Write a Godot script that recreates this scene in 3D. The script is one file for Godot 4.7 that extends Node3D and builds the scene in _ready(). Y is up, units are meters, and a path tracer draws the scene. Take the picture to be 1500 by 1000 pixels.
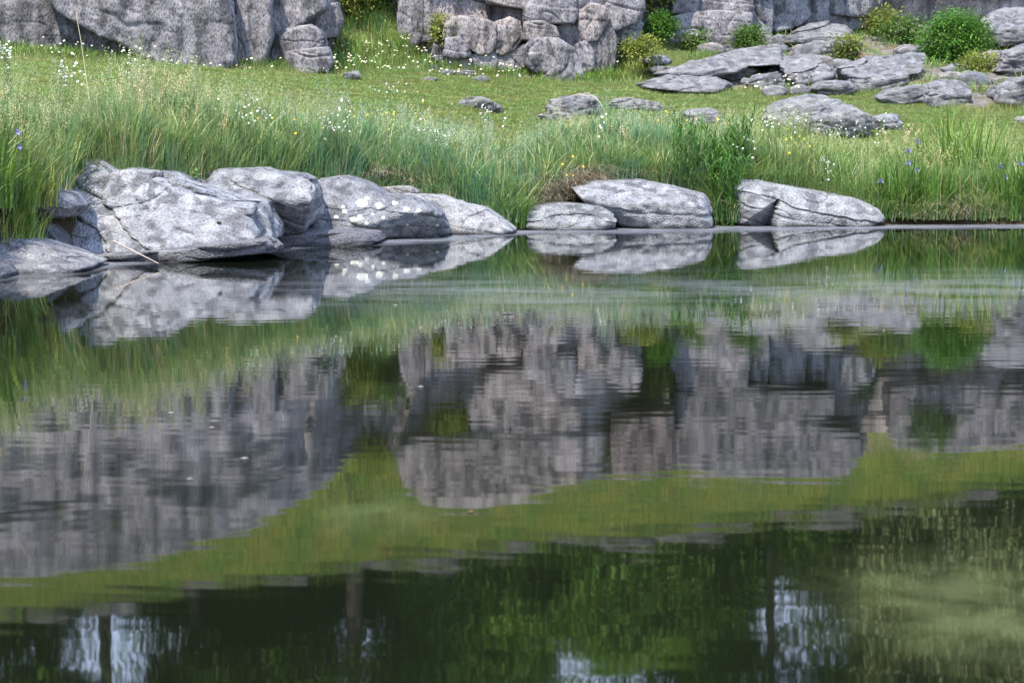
extends Node3D
# A pond below a quarry cliff: rocks, meadow bank, lawn, cliff, trees above it and the water that mirrors them.
const F := 3300.0            # focal length in pixels of the 1500 px wide photograph
const EYE := 1.45            # height of the camera above the water
const TILT := 0.09997        # radians the camera looks down
var rng := RandomNumberGenerator.new()
var fbm := FastNoiseLite.new()
var fine := FastNoiseLite.new()
var ridge := FastNoiseLite.new()
var cell := FastNoiseLite.new()
var used := {}
var mat := {}
var T := {}                  # tables over world x
var cubes := {}

# ------------------------------------------------------------------ small helpers
func numbered(n: String) -> String:
	if not used.has(n):
		used[n] = 0
		return n
	used[n] += 1
	return "%s_%03d" % [n, used[n]]

func tag(o: Node, label := "", category := "", group := "", kind := "") -> void:
	if label: o.set_meta("label", label)
	if category: o.set_meta("category", category)
	if group: o.set_meta("group", group)
	if kind: o.set_meta("kind", kind)

func base(called: String, at := Vector3.ZERO) -> Node3D:
	var o := Node3D.new()
	o.name = numbered(called)
	add_child(o)
	o.position = at
	return o

func put(called: String, m: Mesh, material: Material, parent: Node = null, at := Vector3.ZERO) -> MeshInstance3D:
	var o := MeshInstance3D.new()
	o.mesh = m
	if material: o.material_override = material
	if parent:
		o.name = called
		parent.add_child(o, true)
	else:
		o.name = numbered(called)
		add_child(o)
	o.position = at
	return o

func many(called: String, m: Mesh, material: Material, places: Array, tints: Array, parent: Node = null) -> MultiMeshInstance3D:
	var mm := MultiMesh.new()
	mm.transform_format = MultiMesh.TRANSFORM_3D
	mm.use_colors = true
	mm.mesh = m
	mm.instance_count = places.size()
	for i in places.size():
		mm.set_instance_transform(i, places[i])
		mm.set_instance_color(i, tints[i])
	var o := MultiMeshInstance3D.new()
	o.multimesh = mm
	o.material_override = material
	if parent:
		o.name = called
		parent.add_child(o, true)
	else:
		o.name = numbered(called)
		add_child(o)
	return o

func pt(px: float, py: float, d: float) -> Vector3:          # the point d metres ahead that the photograph shows at that pixel
	var v := Vector3((px - 750.0) / F, (500.0 - py) / F, -1.0)
	v = Vector3(v.x, v.y * cos(TILT) + v.z * sin(TILT), -v.y * sin(TILT) + v.z * cos(TILT))
	return Vector3(0, EYE, 0) + v * (d / -v.z)

func rf(px: float, py: float, d: float) -> Vector3:          # the same for a point seen mirrored in the water
	var p := pt(px, py, d)
	return Vector3(p.x, -p.y, p.z)

func pixel_of(p: Vector3) -> Vector2:
	var q := p - Vector3(0, EYE, 0)
	var y := q.y * cos(TILT) - q.z * sin(TILT)
	var z := q.y * sin(TILT) + q.z * cos(TILT)
	return Vector2(750.0 + F * q.x / -z, 500.0 - F * y / -z)

func table(rows: Array) -> Array:                            # rows of [x, value], sorted by x
	rows.sort_custom(func(a, b): return a[0] < b[0])
	return rows

func look(rows: Array, x: float) -> float:
	if x <= rows[0][0]: return rows[0][1]
	for i in range(1, rows.size()):
		if x < rows[i][0]:
			var a: Array = rows[i - 1]
			var b: Array = rows[i]
			return lerpf(a[1], b[1], (x - a[0]) / (b[0] - a[0]))
	return rows[-1][1]

# ------------------------------------------------------------------ terrain
func make_tables() -> void:
	var shore := []; var back := []; var bank := []
	# pixel x, waterline y, metres of rock before the turf begins, height of the turf edge
	for r in [[-700, 500, 1.2, 0.8], [-250, 440, 1.2, 0.85], [-60, 408, 0.9, 0.62], [0, 398, 0.95, 0.62], [22, 396, 1.0, 0.62], [40, 394, 2.5, 0.9], [75, 391, 2.5, 0.93], [130, 388, 2.3, 0.93], [250, 374, 2.4, 0.82], [330, 365, 2.2, 0.78], [450, 355, 2.0, 0.70], [550, 349, 2.2, 0.58], [650, 345, 1.6, 0.40], [735, 339, 0.5, 0.16], [762, 337, 0.25, 0.12], [790, 336, 0.8, 0.40], [870, 334, 1.2, 0.60], [980, 333, 1.2, 0.55], [1035, 332, 1.0, 0.45], [1052, 331, 0.25, 0.12], [1076, 331, 0.25, 0.12], [1095, 331, 1.0, 0.55], [1200, 330, 1.0, 0.41], [1270, 330, 0.6, 0.25], [1294, 329, 0.15, 0.12], [1500, 328, 0.15, 0.12], [1900, 326, 0.2, 0.2], [3500, 322, 0.2, 0.2]]:
		var d: float = F * EYE / (r[1] - 169.0)
		var x: float = (r[0] - 750.0) / F * d
		shore.append([x, d]); back.append([x, r[2]]); bank.append([x, r[3]])
	T.shore = table(shore); T.back = table(back); T.bank = table(bank)
	var ld := []; var lh := []; var cd := []; var ch := []
	# pixel x, then lawn end (y, depth), then cliff foot (y, depth)
	for r in [[-1500, 75, 41.0, 70, 42.0], [-300, 80, 41.0, 72, 42.0], [0, 80, 41.2, 74, 42.0], [235, 95, 41.8, 90, 42.4], [400, 101, 42.6, 96, 43.2], [478, 106, 43.4, 100, 44.2], [500, 106, 43.6, 45, 45.0], [545, 104, 44.0, 5, 45.9], [588, 102, 44.0, 45, 45.5], [615, 100, 44.0, 90, 45.2], [770, 116, 43.8, 108, 44.6], [850, 121, 43.4, 116, 44.1], [915, 118, 43.6, 95, 45.2], [950, 122, 43.4, 30, 46.3], [1000, 132, 42.6, 45, 46.6], [1100, 130, 42.4, 48, 46.9], [1285, 130, 42.2, 40, 47.3], [1350, 150, 40.6, 55, 47.0], [1420, 158, 39.6, 45, 46.8], [1500, 155, 39.6, 30, 47.0], [1900, 150, 40.0, 30, 47.5], [3000, 150, 40.0, 30, 47.5]]:
		var a := pt(r[0], r[1], r[2])
		var b := pt(r[0], r[3], r[4])
		ld.append([a.x, r[2]]); lh.append([a.x, a.y]); cd.append([b.x, r[4]]); ch.append([b.x, b.y])
	T.lawn_d = table(ld); T.lawn_h = table(lh); T.foot_d = table(cd); T.foot_h = table(ch)
	var th := []; var wd := []; var wh := []
	for r in [[-1500, 815], [-200, 812], [0, 806], [240, 780], [380, 746], [450, 712], [486, 692], [505, 672], [545, 660], [580, 672], [600, 690], [640, 705], [800, 700], [900, 695], [1000, 692], [1200, 706], [1240, 690], [1300, 652], [1500, 642], [1900, 640], [3000, 640]]:
		var a := rf(r[0], r[1], 45.6)
		th.append([a.x, a.y])
	for r in [[-1500, 915], [0, 900], [100, 880], [270, 855], [500, 830], [650, 815], [800, 790], [1000, 780], [1150, 757], [1350, 735], [1500, 704], [3000, 700]]:
		var a := rf(r[0], r[1], 56.0)
		wh.append([a.x, a.y])
	T.top_h = table(th); T.wall_h = table(wh)

func ground_h(x: float, d: float) -> float:
	var ds := look(T.shore, x)
	if d < ds:
		return maxf(-1.6, -0.12 - (ds - d) * 0.35) + 0.04 * fbm.get_noise_2d(x * 2.0, d * 2.0)
	var s0 := look(T.back, x)
	var hb := look(T.bank, x)
	var bump := 0.05 * fbm.get_noise_2d(x * 1.3, d * 1.3)
	if d < ds + s0:
		if s0 > 1.3: return lerpf(-0.14, hb, pow((d - ds) / s0, 3.5))
		return lerpf(-0.14, hb, smoothstep(0.0, 1.0, (d - ds) / s0)) - (0.12 if s0 > 0.5 else 0.0) * sin(PI * (d - ds) / s0)
	var ld := look(T.lawn_d, x)
	var lh := look(T.lawn_h, x)
	if d < ld:
		var t := (d - ds - s0) / (ld - ds - s0)
		return lerpf(hb, lh, pow(t, 0.86)) + bump * minf(1.0, 4.0 * t)
	var fd := look(T.foot_d, x)
	var fh := look(T.foot_h, x)
	if d < fd: return lerpf(lh, fh, (d - ld) / (fd - ld)) + bump
	var th := look(T.top_h, x) - 0.15
	if d < fd + 0.7: return lerpf(fh + bump, fh, (d - fd) / 0.7)
	if d < fd + 1.5: return lerpf(fh, th, (d - fd - 0.7) / 0.8)
	var wh := look(T.wall_h, x) - 0.35
	if d < 56.0: return lerpf(th, wh, smoothstep(0.0, 1.0, (d - fd - 1.5) / (56.0 - fd - 1.5))) + bump
	if d < 58.5: return wh + 0.35
	return wh + 0.35 + minf(d - 58.5, 60.0) * 0.03 + bump * 2.0

func on_ground(px: float, py: float, h := 0.0, from := 22.0) -> Vector3:   # where the line of sight meets the ground (or a height h over it)
	var d := from
	while d < 58.0:
		var p := pt(px, py, d)
		if p.y - h <= ground_h(p.x, d) and d > look(T.shore, p.x) + 0.05:
			return p
		d += 0.05
	return pt(px, py, 44.0)

# ------------------------------------------------------------------ mesh builder for leaves, stems and blades
class Builder:
	var v := PackedVector3Array()
	var n := PackedVector3Array()
	var c := PackedColorArray()
	var i := PackedInt32Array()
	func add(p: Vector3, nn: Vector3, col: Color) -> int:
		v.append(p); n.append(nn); c.append(col)
		return v.size() - 1
	func tri(a: int, b: int, e: int) -> void:
		i.append(a); i.append(b); i.append(e)
	func blade(at: Vector3, az: float, h: float, w: float, lean: float, droop: float, col: Color, segs := 3, twist := 0.0) -> void:
		var out := Vector3(cos(az), 0, sin(az))
		var prev_l := -1
		var prev_r := -1
		for k in segs + 1:
			var t := float(k) / segs
			var p := at + out * (lean * h * t * t) + Vector3.UP * (h * (t - droop * t * t * t))
			var tang := (out * (2.0 * lean * t) + Vector3.UP * maxf(0.05, 1.0 - 3.0 * droop * t * t)).normalized()
			var side := Vector3(-sin(az + twist), 0, cos(az + twist))
			var nn := side.cross(tang).normalized()
			if k == segs:
				var e := add(p, nn, col)
				tri(prev_l, prev_r, e)
			else:
				var ww := w * 0.5 * (1.0 - 0.75 * t * t) * (0.7 if k == 0 else 1.0)
				var l := add(p - side * ww, nn, col)
				var r := add(p + side * ww, nn, col)
				if k > 0:
					tri(prev_l, prev_r, r); tri(prev_l, r, l)
				prev_l = l; prev_r = r
	func leaf(at: Vector3, along: Vector3, up: Vector3, length: float, w: float, col: Color, fold := 0.25) -> void:
		var side := along.cross(up).normalized()
		var nn := side.cross(along).normalized()
		var a := add(at, nn, col)
		var m := at + along * length * 0.45
		var l := add(m - side * w * 0.5 + nn * w * fold, (nn + side * fold).normalized(), col)
		var r := add(m + side * w * 0.5 + nn * w * fold, (nn - side * fold).normalized(), col)
		var e := add(at + along * length - nn * length * 0.12, nn, col)
		tri(a, r, l); tri(l, r, e)
	func tube(path: Array, radii: Array, col: Color, sides := 6) -> void:
		var first := v.size()
		for k in path.size():
			var tang: Vector3 = (path[mini(k + 1, path.size() - 1)] - path[maxi(k - 1, 0)]).normalized()
			var s: Vector3 = tang.cross(Vector3(0.31, 0.2, 0.93)).normalized()
			var u: Vector3 = s.cross(tang)
			for j in sides:
				var a := TAU * j / sides
				var o: Vector3 = s * cos(a) + u * sin(a)
				add(path[k] + o * radii[k], o, col)
		for k in path.size() - 1:
			for j in sides:
				var a := first + k * sides + j
				var b := first + k * sides + (j + 1) % sides
				tri(a, a + sides, b); tri(b, a + sides, b + sides)
		var tip := add(path[-1], Vector3.UP, col)
		for j in sides:
			tri(first + (path.size() - 1) * sides + j, tip, first + (path.size() - 1) * sides + (j + 1) % sides)
	func mesh() -> ArrayMesh:
		for k in range(0, i.size(), 3):          # wind every face so that its front is the side its normals point to
			var p := i[k]; var q := i[k + 1]; var r := i[k + 2]
			if (v[r] - v[p]).cross(v[q] - v[p]).dot(n[p] + n[q] + n[r]) < 0.0:
				i[k + 1] = r; i[k + 2] = q
		var a := []
		a.resize(Mesh.ARRAY_MAX)
		a[Mesh.ARRAY_VERTEX] = v; a[Mesh.ARRAY_NORMAL] = n; a[Mesh.ARRAY_COLOR] = c; a[Mesh.ARRAY_INDEX] = i
		var m := ArrayMesh.new()
		m.add_surface_from_arrays(Mesh.PRIMITIVE_TRIANGLES, a)
		return m

func vary(c: Color, by := 0.15) -> Color:
	var k := 1.0 + rng.randf_range(-by, by)
	var h := rng.randf_range(-by, by) * 0.5
	return Color(c.r * k * (1.0 + h), c.g * k, c.b * k * (1.0 - h))

func smooth_mesh(v: PackedVector3Array, c: PackedColorArray, i: PackedInt32Array, uv = null) -> ArrayMesh:
	var a := []
	a.resize(Mesh.ARRAY_MAX)
	a[Mesh.ARRAY_VERTEX] = v; a[Mesh.ARRAY_COLOR] = c; a[Mesh.ARRAY_INDEX] = i
	if uv != null: a[Mesh.ARRAY_TEX_UV] = uv
	var st := SurfaceTool.new()
	st.create_from_arrays(a)
	st.generate_normals()
	return st.commit()

# ------------------------------------------------------------------ rocks
func cube_dirs(n: int) -> Array:
	if cubes.has(n): return cubes[n]
	var key := {}
	var dirs := PackedVector3Array()
	var idx := PackedInt32Array()
	for f in 6:
		var ids := []
		for j in n + 1:
			for k in n + 1:
				var a := 2 * k - n
				var b := 2 * j - n
				var q: Vector3i = [Vector3i(n, b, -a), Vector3i(-n, b, a), Vector3i(a, n, -b), Vector3i(a, -n, b), Vector3i(a, b, n), Vector3i(-a, b, -n)][f]
				if not key.has(q):
					key[q] = dirs.size()
					var p := Vector3(q) / n
					dirs.append(Vector3(tan(p.x * PI / 4), tan(p.y * PI / 4), tan(p.z * PI / 4)).normalized())
				ids.append(key[q])
		for j in n:
			for k in n:
				var a: int = ids[j * (n + 1) + k]
				var b: int = ids[j * (n + 1) + k + 1]
				var c: int = ids[(j + 1) * (n + 1) + k]
				var d: int = ids[(j + 1) * (n + 1) + k + 1]
				idx.append_array(PackedInt32Array([a, c, b, b, c, d]))
	cubes[n] = [dirs, idx]
	return cubes[n]

# o: n (grid), p (edge sharpness), rough (metres), strata (metres), bed (metres between beds), dip, cuts [[normal, metres]], tint, lichen, stain
func rock_mesh(outline: Array, front: float, back: float, o: Dictionary) -> Array:
	var mid := Vector3.ZERO
	for q in outline: mid += q
	mid /= outline.size()
	var lo := Vector3.INF
	var hi := -Vector3.INF
	for q in outline:
		lo = lo.min(q - mid); hi = hi.max(q - mid)
	mid += (lo + hi) * 0.5
	var half := (hi - lo) * 0.5
	# radius of the outline for each direction
	var rad := PackedFloat32Array()
	var N := 360
	rad.resize(N)
	for k in N:
		var a := TAU * k / N
		var u := Vector2(cos(a), sin(a))
		var best := 0.05
		for j in outline.size():
			var p: Vector3 = outline[j] - mid
			var e: Vector3 = outline[(j + 1) % outline.size()] - mid
			var p2 := Vector2(p.x, p.y)
			var s2 := Vector2(e.x - p.x, e.y - p.y)
			var den := u.cross(s2)
			if absf(den) < 1e-9: continue
			var t := p2.cross(s2) / den
			var w := p2.cross(u) / den
			if t > 0 and w >= -0.001 and w <= 1.001: best = maxf(best, t)
		rad[k] = best
	var size: int = o.get("n", 24)
	var facets := RandomNumberGenerator.new()
	facets.seed = int(o.get("seed", 0.0) * 1000.0) + 7
	var cuts: Array = o.get("cuts", []).duplicate()
	for k in o.get("facets", 8):
		var fn := Vector3(facets.randf_range(-1, 1), facets.randf_range(-0.5, 1), facets.randf_range(-0.2, 1)).normalized()
		var reach := 0.0
		for q in outline: reach = maxf(reach, (q.x - mid.x) * fn.x + (q.y - mid.y) * fn.y)
		reach += (front if fn.z > 0 else back) * absf(fn.z)
		cuts.append([fn, reach * facets.randf_range(0.84, 0.97)])
	var cd := cube_dirs(size)
	var sharp: float = o.get("p", 7.0)
	var rough: float = o.get("rough", 0.05)
	var strata: float = o.get("strata", 0.02)
	var bed: float = o.get("bed", 0.14)
	var dip: Vector3 = o.get("dip", Vector3(0.12, 1, 0.1)).normalized()
	var tint: Color = o.get("tint", Color(0.33, 0.33, 0.35))
	var pale: Color = o.get("pale", Color(0.45, 0.45, 0.42))
	var dark: Color = o.get("dark", Color(0.10, 0.10, 0.11))
	var lichen: float = o.get("lichen", 0.5)
	var stain: float = o.get("stain", 0.4)
	var jitter: float = o.get("seed", 0.0)
	var tall: float = o.get("tall", 1.0)
	var vs := PackedVector3Array()
	var cs := PackedColorArray()
	var depth := (front + back) * 0.5
	for dir0: Vector3 in cd[0]:
		var dir := Vector3(dir0.x * half.x, dir0.y * half.y, dir0.z * depth).normalized()
		var flat := sqrt(dir.x * dir.x + dir.y * dir.y)
		var ang := fposmod(atan2(dir.y, dir.x), TAU) / TAU * N
		var k0 := int(ang) % N
		var r2 := lerpf(rad[k0], rad[(k0 + 1) % N], ang - floorf(ang))
		var sum := pow(flat / r2, sharp) + pow(absf(dir.z) / (front if dir.z > 0 else back), sharp)
		for c in cuts:
			var dn: float = dir.dot(c[0])
			if dn > 0: sum += pow(dn / c[1], sharp)
		var r := pow(sum, -1.0 / sharp)
		var p := mid + dir * r
		var q := p + Vector3(jitter, jitter * 0.7, 0)
		var low := fbm.get_noise_3d(q.x * 0.9, q.y * 1.3 * tall, q.z * 0.9)
		var mids := fbm.get_noise_3d(q.x * 3.1 + 40.0, q.y * 4.2 * tall, q.z * 3.1)
		var hiN := fine.get_noise_3dv(q * 5.0)
		var along := q.dot(dip) + 0.10 * low
		var b := along / bed
		var fb := b - floorf(b)
		var groove := exp(-pow(minf(fb, 1.0 - fb) * bed / 0.018, 2.0)) * clampf(0.5 + 1.4 * fbm.get_noise_3d(q.x * 1.7, floorf(b + 0.5) * 9.1, q.z * 1.7), 0.0, 1.0)
		var step := fine.get_noise_2d(floorf(b) * 7.3, jitter * 3.0)
		var crack := 1.0 - absf(ridge.get_noise_3dv(q * 1.1)) * 14.0
		var disp := rough * (low * 1.1 + mids * 0.75 + hiN * 0.22) + strata * (step * 0.9 - groove * 0.8)
		if crack > 0: disp -= o.get("crack", 0.025) * crack
		var side := 1.0 if absf(dir.y) < 0.85 else 0.6
		p += Vector3(dir.x, dir.y * 0.8, dir.z).normalized() * disp * side
		if o.has("notch") and dir.z > 0.0:     # a slab broken out of the front
			var e := pixel_of(p)
			var A: Vector2 = o.notch[0]; var B: Vector2 = o.notch[1]; var C: Vector2 = o.notch[2]
			var area := (B - A).cross(C - A)
			var wb := (e - A).cross(C - A) / area
			var wc := (B - A).cross(e - A) / area
			if wb >= 0.0 and wc >= 0.0 and wb + wc <= 1.0: p.z -= o.notch[3] * (wc / maxf(wc + 1.0 - wb - wc, 0.2)) * (1.0 - wb * 0.5)
		vs.append(p)
		# colour: bare grey stone with pale lichen and blackish streaks
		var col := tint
		var l := cell.get_noise_3dv(q * 1.6) * 0.5 + fbm.get_noise_3d(q.x * 2.2 + 9.0, q.y * 2.2, q.z * 2.2) * 1.3
		col = col.lerp(pale, smoothstep(0.30 - 0.55 * lichen, 0.50 - 0.5 * lichen, l) * 0.5)
		var st := fbm.get_noise_3d(q.x * 2.6 - 30.0, q.y * 1.1 * tall, q.z * 2.6) + 0.45 * fine.get_noise_3d(q.x * 6.0, q.y * 2.2, q.z * 6.0)
		col = col.lerp(dark, smoothstep(0.36 - 0.45 * stain, 0.54 - 0.45 * stain, st) * 0.66)
		if o.has("wet"):     # dark algae line left by the water
			col = col.lerp(Color(0.035, 0.034, 0.032), smoothstep(0.06, 0.0, p.y - 0.05 * mids) * 0.8)
		cs.append(col)
	return [smooth_mesh(vs, cs, cd[1]), mid]

func px_outline(points: Array, d: float) -> Array:
	var out := []
	for q in points:
		out.append(pt(q[0], q[1], d) if q.size() < 3 else rf(q[0], q[1], d))
	return out

func rock(called: String, points: Array, d: float, front: float, back: float, o: Dictionary, label: String, category := "rock", group := "", parent: Node = null) -> MeshInstance3D:
	o.seed = o.get("seed", fposmod(points[0][0] * 0.37 + points[0][1] * 0.11, 50.0))
	var r := rock_mesh(px_outline(points, d), front, back, o)
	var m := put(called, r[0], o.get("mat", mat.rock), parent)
	if parent == null: tag(m, label, category, group)
	elif label: m.set_meta("label", label)
	return m

# ------------------------------------------------------------------ textures and materials
func bytes_of(size: int, sd: int, freq: float, type := FastNoiseLite.TYPE_SIMPLEX_SMOOTH, oct := 4, ridged := false) -> PackedByteArray:
	var f := FastNoiseLite.new()
	f.seed = sd; f.noise_type = type; f.frequency = freq
	f.fractal_type = FastNoiseLite.FRACTAL_RIDGED if ridged else FastNoiseLite.FRACTAL_FBM
	f.fractal_octaves = oct
	if type == FastNoiseLite.TYPE_CELLULAR:
		f.cellular_return_type = FastNoiseLite.RETURN_DISTANCE
		f.fractal_type = FastNoiseLite.FRACTAL_NONE
	return f.get_seamless_image(size, size).get_data()

func rock_textures() -> void:
	var S := 512
	var a := bytes_of(S, 3, 0.012)
	var b := bytes_of(S, 4, 0.09, FastNoiseLite.TYPE_SIMPLEX_SMOOTH, 3)
	var c := bytes_of(S, 5, 0.035, FastNoiseLite.TYPE_CELLULAR, 1)
	var d := bytes_of(S, 6, 0.02, FastNoiseLite.TYPE_SIMPLEX_SMOOTH, 5, true)
	var rgb := PackedByteArray(); rgb.resize(S * S * 3)
	var hgt := PackedByteArray(); hgt.resize(S * S)
	for i in S * S:
		var v := 0.44 + 0.34 * a[i] / 255.0 + 0.36 * b[i] / 255.0
		var spot := smoothstep(60.0, 25.0, float(c[i])) * smoothstep(120.0, 165.0, float(a[i]))
		var vein := smoothstep(205.0, 245.0, float(d[i]))
		v = lerpf(v, 1.0, spot * 0.55)
		v *= 1.0 - 0.45 * vein
		var fleck := smoothstep(70.0, 45.0, float(b[i]))
		v *= 1.0 - 0.35 * fleck
		rgb[i * 3] = clampi(int(v * 250.0), 0, 255)
		rgb[i * 3 + 1] = clampi(int(v * 250.0), 0, 255)
		rgb[i * 3 + 2] = clampi(int(v * (250.0 - 12.0 * spot)), 0, 255)
		hgt[i] = clampi(int(110.0 + 0.4 * (a[i] - 128) + 0.8 * (b[i] - 128) - 90.0 * vein + 20.0 * spot), 0, 255)
	mat.rock_rgb = ImageTexture.create_from_image(Image.create_from_data(S, S, false, Image.FORMAT_RGB8, rgb))
	mat.rock_hgt = ImageTexture.create_from_image(Image.create_from_data(S, S, false, Image.FORMAT_L8, hgt))

func rock_material(scale: Vector3, bump: float, rough := 0.9) -> StandardMaterial3D:
	var m := StandardMaterial3D.new()
	m.vertex_color_use_as_albedo = true
	m.albedo_texture = mat.rock_rgb
	m.uv1_triplanar = true
	m.uv1_world_triplanar = true
	m.uv1_scale = scale
	m.uv1_triplanar_sharpness = 3.0
	m.heightmap_enabled = true
	m.heightmap_texture = mat.rock_hgt
	m.heightmap_scale = bump
	m.roughness = rough
	m.metallic_specular = 0.35
	return m

func leaf_material(back := 0.7, rough := 0.55) -> StandardMaterial3D:
	var m := StandardMaterial3D.new()
	m.vertex_color_use_as_albedo = true
	m.cull_mode = BaseMaterial3D.CULL_DISABLED
	m.roughness = rough
	m.metallic_specular = 0.35
	if back > 0:
		m.backlight_enabled = true
		m.backlight = Color(back, back, back * 0.75)
	return m

func water_material() -> StandardMaterial3D:
	# ripples: a float normal map, slopes of a few thousandths
	var S := 512
	rng.seed = 77
	var waves := []
	for k in 26:
		var kx := rng.randi_range(-6, 6)
		var ky := rng.randi_range(-22, 22)
		if kx == 0 and ky == 0: ky = 5
		waves.append([kx, ky, rng.randf() * TAU, 1.0 / pow(Vector2(kx, ky).length(), 1.15)])
	var im := Image.create_empty(S, S, false, Image.FORMAT_RGBF)
	var sx := PackedFloat32Array(); sx.resize(S * S)
	var sy := PackedFloat32Array(); sy.resize(S * S)
	for w in waves:
		var st := PackedFloat32Array(); st.resize(S)
		for k in S: st[k] = cos(TAU * k / S + w[2])
		var amp_x: float = w[3] * w[0]
		var amp_y: float = w[3] * w[1]
		for j in S:
			var o: int = w[1] * j
			for i in S:
				var q: float = st[posmod(w[0] * i + o, S)]
				sx[j * S + i] += amp_x * q
				sy[j * S + i] += amp_y * q
	for j in S:
		for i in S:
			var k := j * S + i
			im.set_pixel(i, j, Color(0.5 + 0.5 * sx[k] * 0.05, 0.5 + 0.5 * sy[k] * 0.05, 1.0))
	var m := StandardMaterial3D.new()
	m.albedo_color = Color(0.0045, 0.006, 0.003).linear_to_srgb()
	m.metallic_specular = 0.354
	m.roughness = 0.026
	m.normal_enabled = true
	m.normal_texture = ImageTexture.create_from_image(im)
	m.normal_scale = 0.008
	return m

func film_texture() -> ImageTexture:
	# grey pollen film drifting in bands along the far shore, and pale algae near the viewer; alpha is how much of the water it covers
	var W := 1024; var H := 2048          # x -16..16 m, d 4..36 m
	var f1 := FastNoiseLite.new(); f1.seed = 31; f1.frequency = 1.0; f1.fractal_octaves = 5
	var f2 := FastNoiseLite.new(); f2.seed = 32; f2.frequency = 1.0; f2.fractal_octaves = 3
	var rgb := PackedByteArray(); rgb.resize(W * H * 4)
	for j in H:
		var d := 4.0 + 32.0 * (j + 0.5) / H
		for i in W:
			var x := -16.0 + 32.0 * (i + 0.5) / W
			var film := 0.0
			var k := j * W + i
			if d > 8.0:
				# band that hugs the shore
				var ds := _shore_row[i]
				var s := ds - d
				if s > -1.0 and s < 6.0:
					var edge: float = 1.7 + 0.9 * f1.get_noise_2d(x * 0.35, d * 0.5)
					film = smoothstep(edge, edge * 0.25, s) * (0.75 + 0.5 * f1.get_noise_2d(x * 2.0, d * 3.0))
				# the drifting band farther out
				var line: float = 18.0 + 0.14 * (x + 4.0) + 0.9 * f2.get_noise_2d(x * 0.25, 3.0)
				var q: float = (d - line) / (1.7 + 0.6 * f2.get_noise_2d(x * 0.3, 40.0))
				var streak: float = 0.5 + 0.9 * f1.get_noise_2d(x * 0.5, d * 1.0) + 0.35 * f1.get_noise_2d(x * 4.0, d * 5.0)
				film = maxf(film, exp(-q * q) * clampf(streak, 0.0, 1.0) * 0.42 * smoothstep(-3.6, -1.0, x))
			var algae := 0.0
			if d < 9.0:
				algae = exp(-pow((x - 1.35) / 0.32, 2.0) - pow((d - 6.7) / 0.5, 2.0)) + 0.8 * exp(-pow((x + 0.5) / 0.18, 2.0) - pow((d - 8.15) / 0.35, 2.0)) + 0.7 * exp(-pow((x - 1.6) / 0.5, 2.0) - pow((d - 6.2) / 0.3, 2.0))
				algae *= clampf(0.75 + 0.9 * f1.get_noise_2d(x * 5.0, d * 3.0), 0.0, 1.2)
			film = clampf(film, 0.0, 1.0)
			algae = clampf(algae, 0.0, 1.0)
			var c := Color(0.27, 0.275, 0.30).lerp(Color(0.20, 0.23, 0.09), algae / maxf(algae + film, 0.01)).linear_to_srgb()
			rgb[k * 4] = int(c.r * 255.0); rgb[k * 4 + 1] = int(c.g * 255.0); rgb[k * 4 + 2] = int(c.b * 255.0)
			rgb[k * 4 + 3] = int(255.0 * clampf(film * 0.5 + algae * 0.2, 0.0, 0.8))
	return ImageTexture.create_from_image(Image.create_from_data(W, H, false, Image.FORMAT_RGBA8, rgb))

var _shore_row := PackedFloat32Array()

# ------------------------------------------------------------------ setting
func build_water() -> void:
	_shore_row.resize(1024)
	for i in 1024: _shore_row[i] = look(T.shore, -16.0 + 32.0 * (i + 0.5) / 1024.0)
	tag(put("water", sheet(-80.0, 80.0, -90.0, 70.0, 0.0, 2.6), water_material()), "still dark pond water mirroring the cliff and the meadow bank", "water", "", "structure")
	var m := StandardMaterial3D.new()
	m.albedo_texture = film_texture()
	m.transparency = BaseMaterial3D.TRANSPARENCY_ALPHA
	m.roughness = 0.9
	m.metallic_specular = 0.2
	m.texture_repeat = false
	tag(put("pollen_film", sheet(-16.0, 16.0, 4.0, 36.0, 0.003, 0.0), m), "pale pollen film drifting in bands on the pond", "film", "", "stuff")

func sheet(x0: float, x1: float, d0: float, d1: float, y: float, tile: float) -> ArrayMesh:
	var v := PackedVector3Array(); var n := PackedVector3Array(); var u := PackedVector2Array()
	for q in [[x0, d0], [x1, d0], [x0, d1], [x1, d1]]:
		v.append(Vector3(q[0], y, -q[1])); n.append(Vector3.UP)
		u.append(Vector2(q[0], q[1]) / tile if tile > 0 else Vector2((q[0] - x0) / (x1 - x0), (q[1] - d0) / (d1 - d0)))
	var a := []
	a.resize(Mesh.ARRAY_MAX)
	a[Mesh.ARRAY_VERTEX] = v; a[Mesh.ARRAY_NORMAL] = n; a[Mesh.ARRAY_TEX_UV] = u; a[Mesh.ARRAY_INDEX] = PackedInt32Array([0, 2, 1, 1, 2, 3])
	var me := ArrayMesh.new()
	me.add_surface_from_arrays(Mesh.PRIMITIVE_TRIANGLES, a)
	return me

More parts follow.
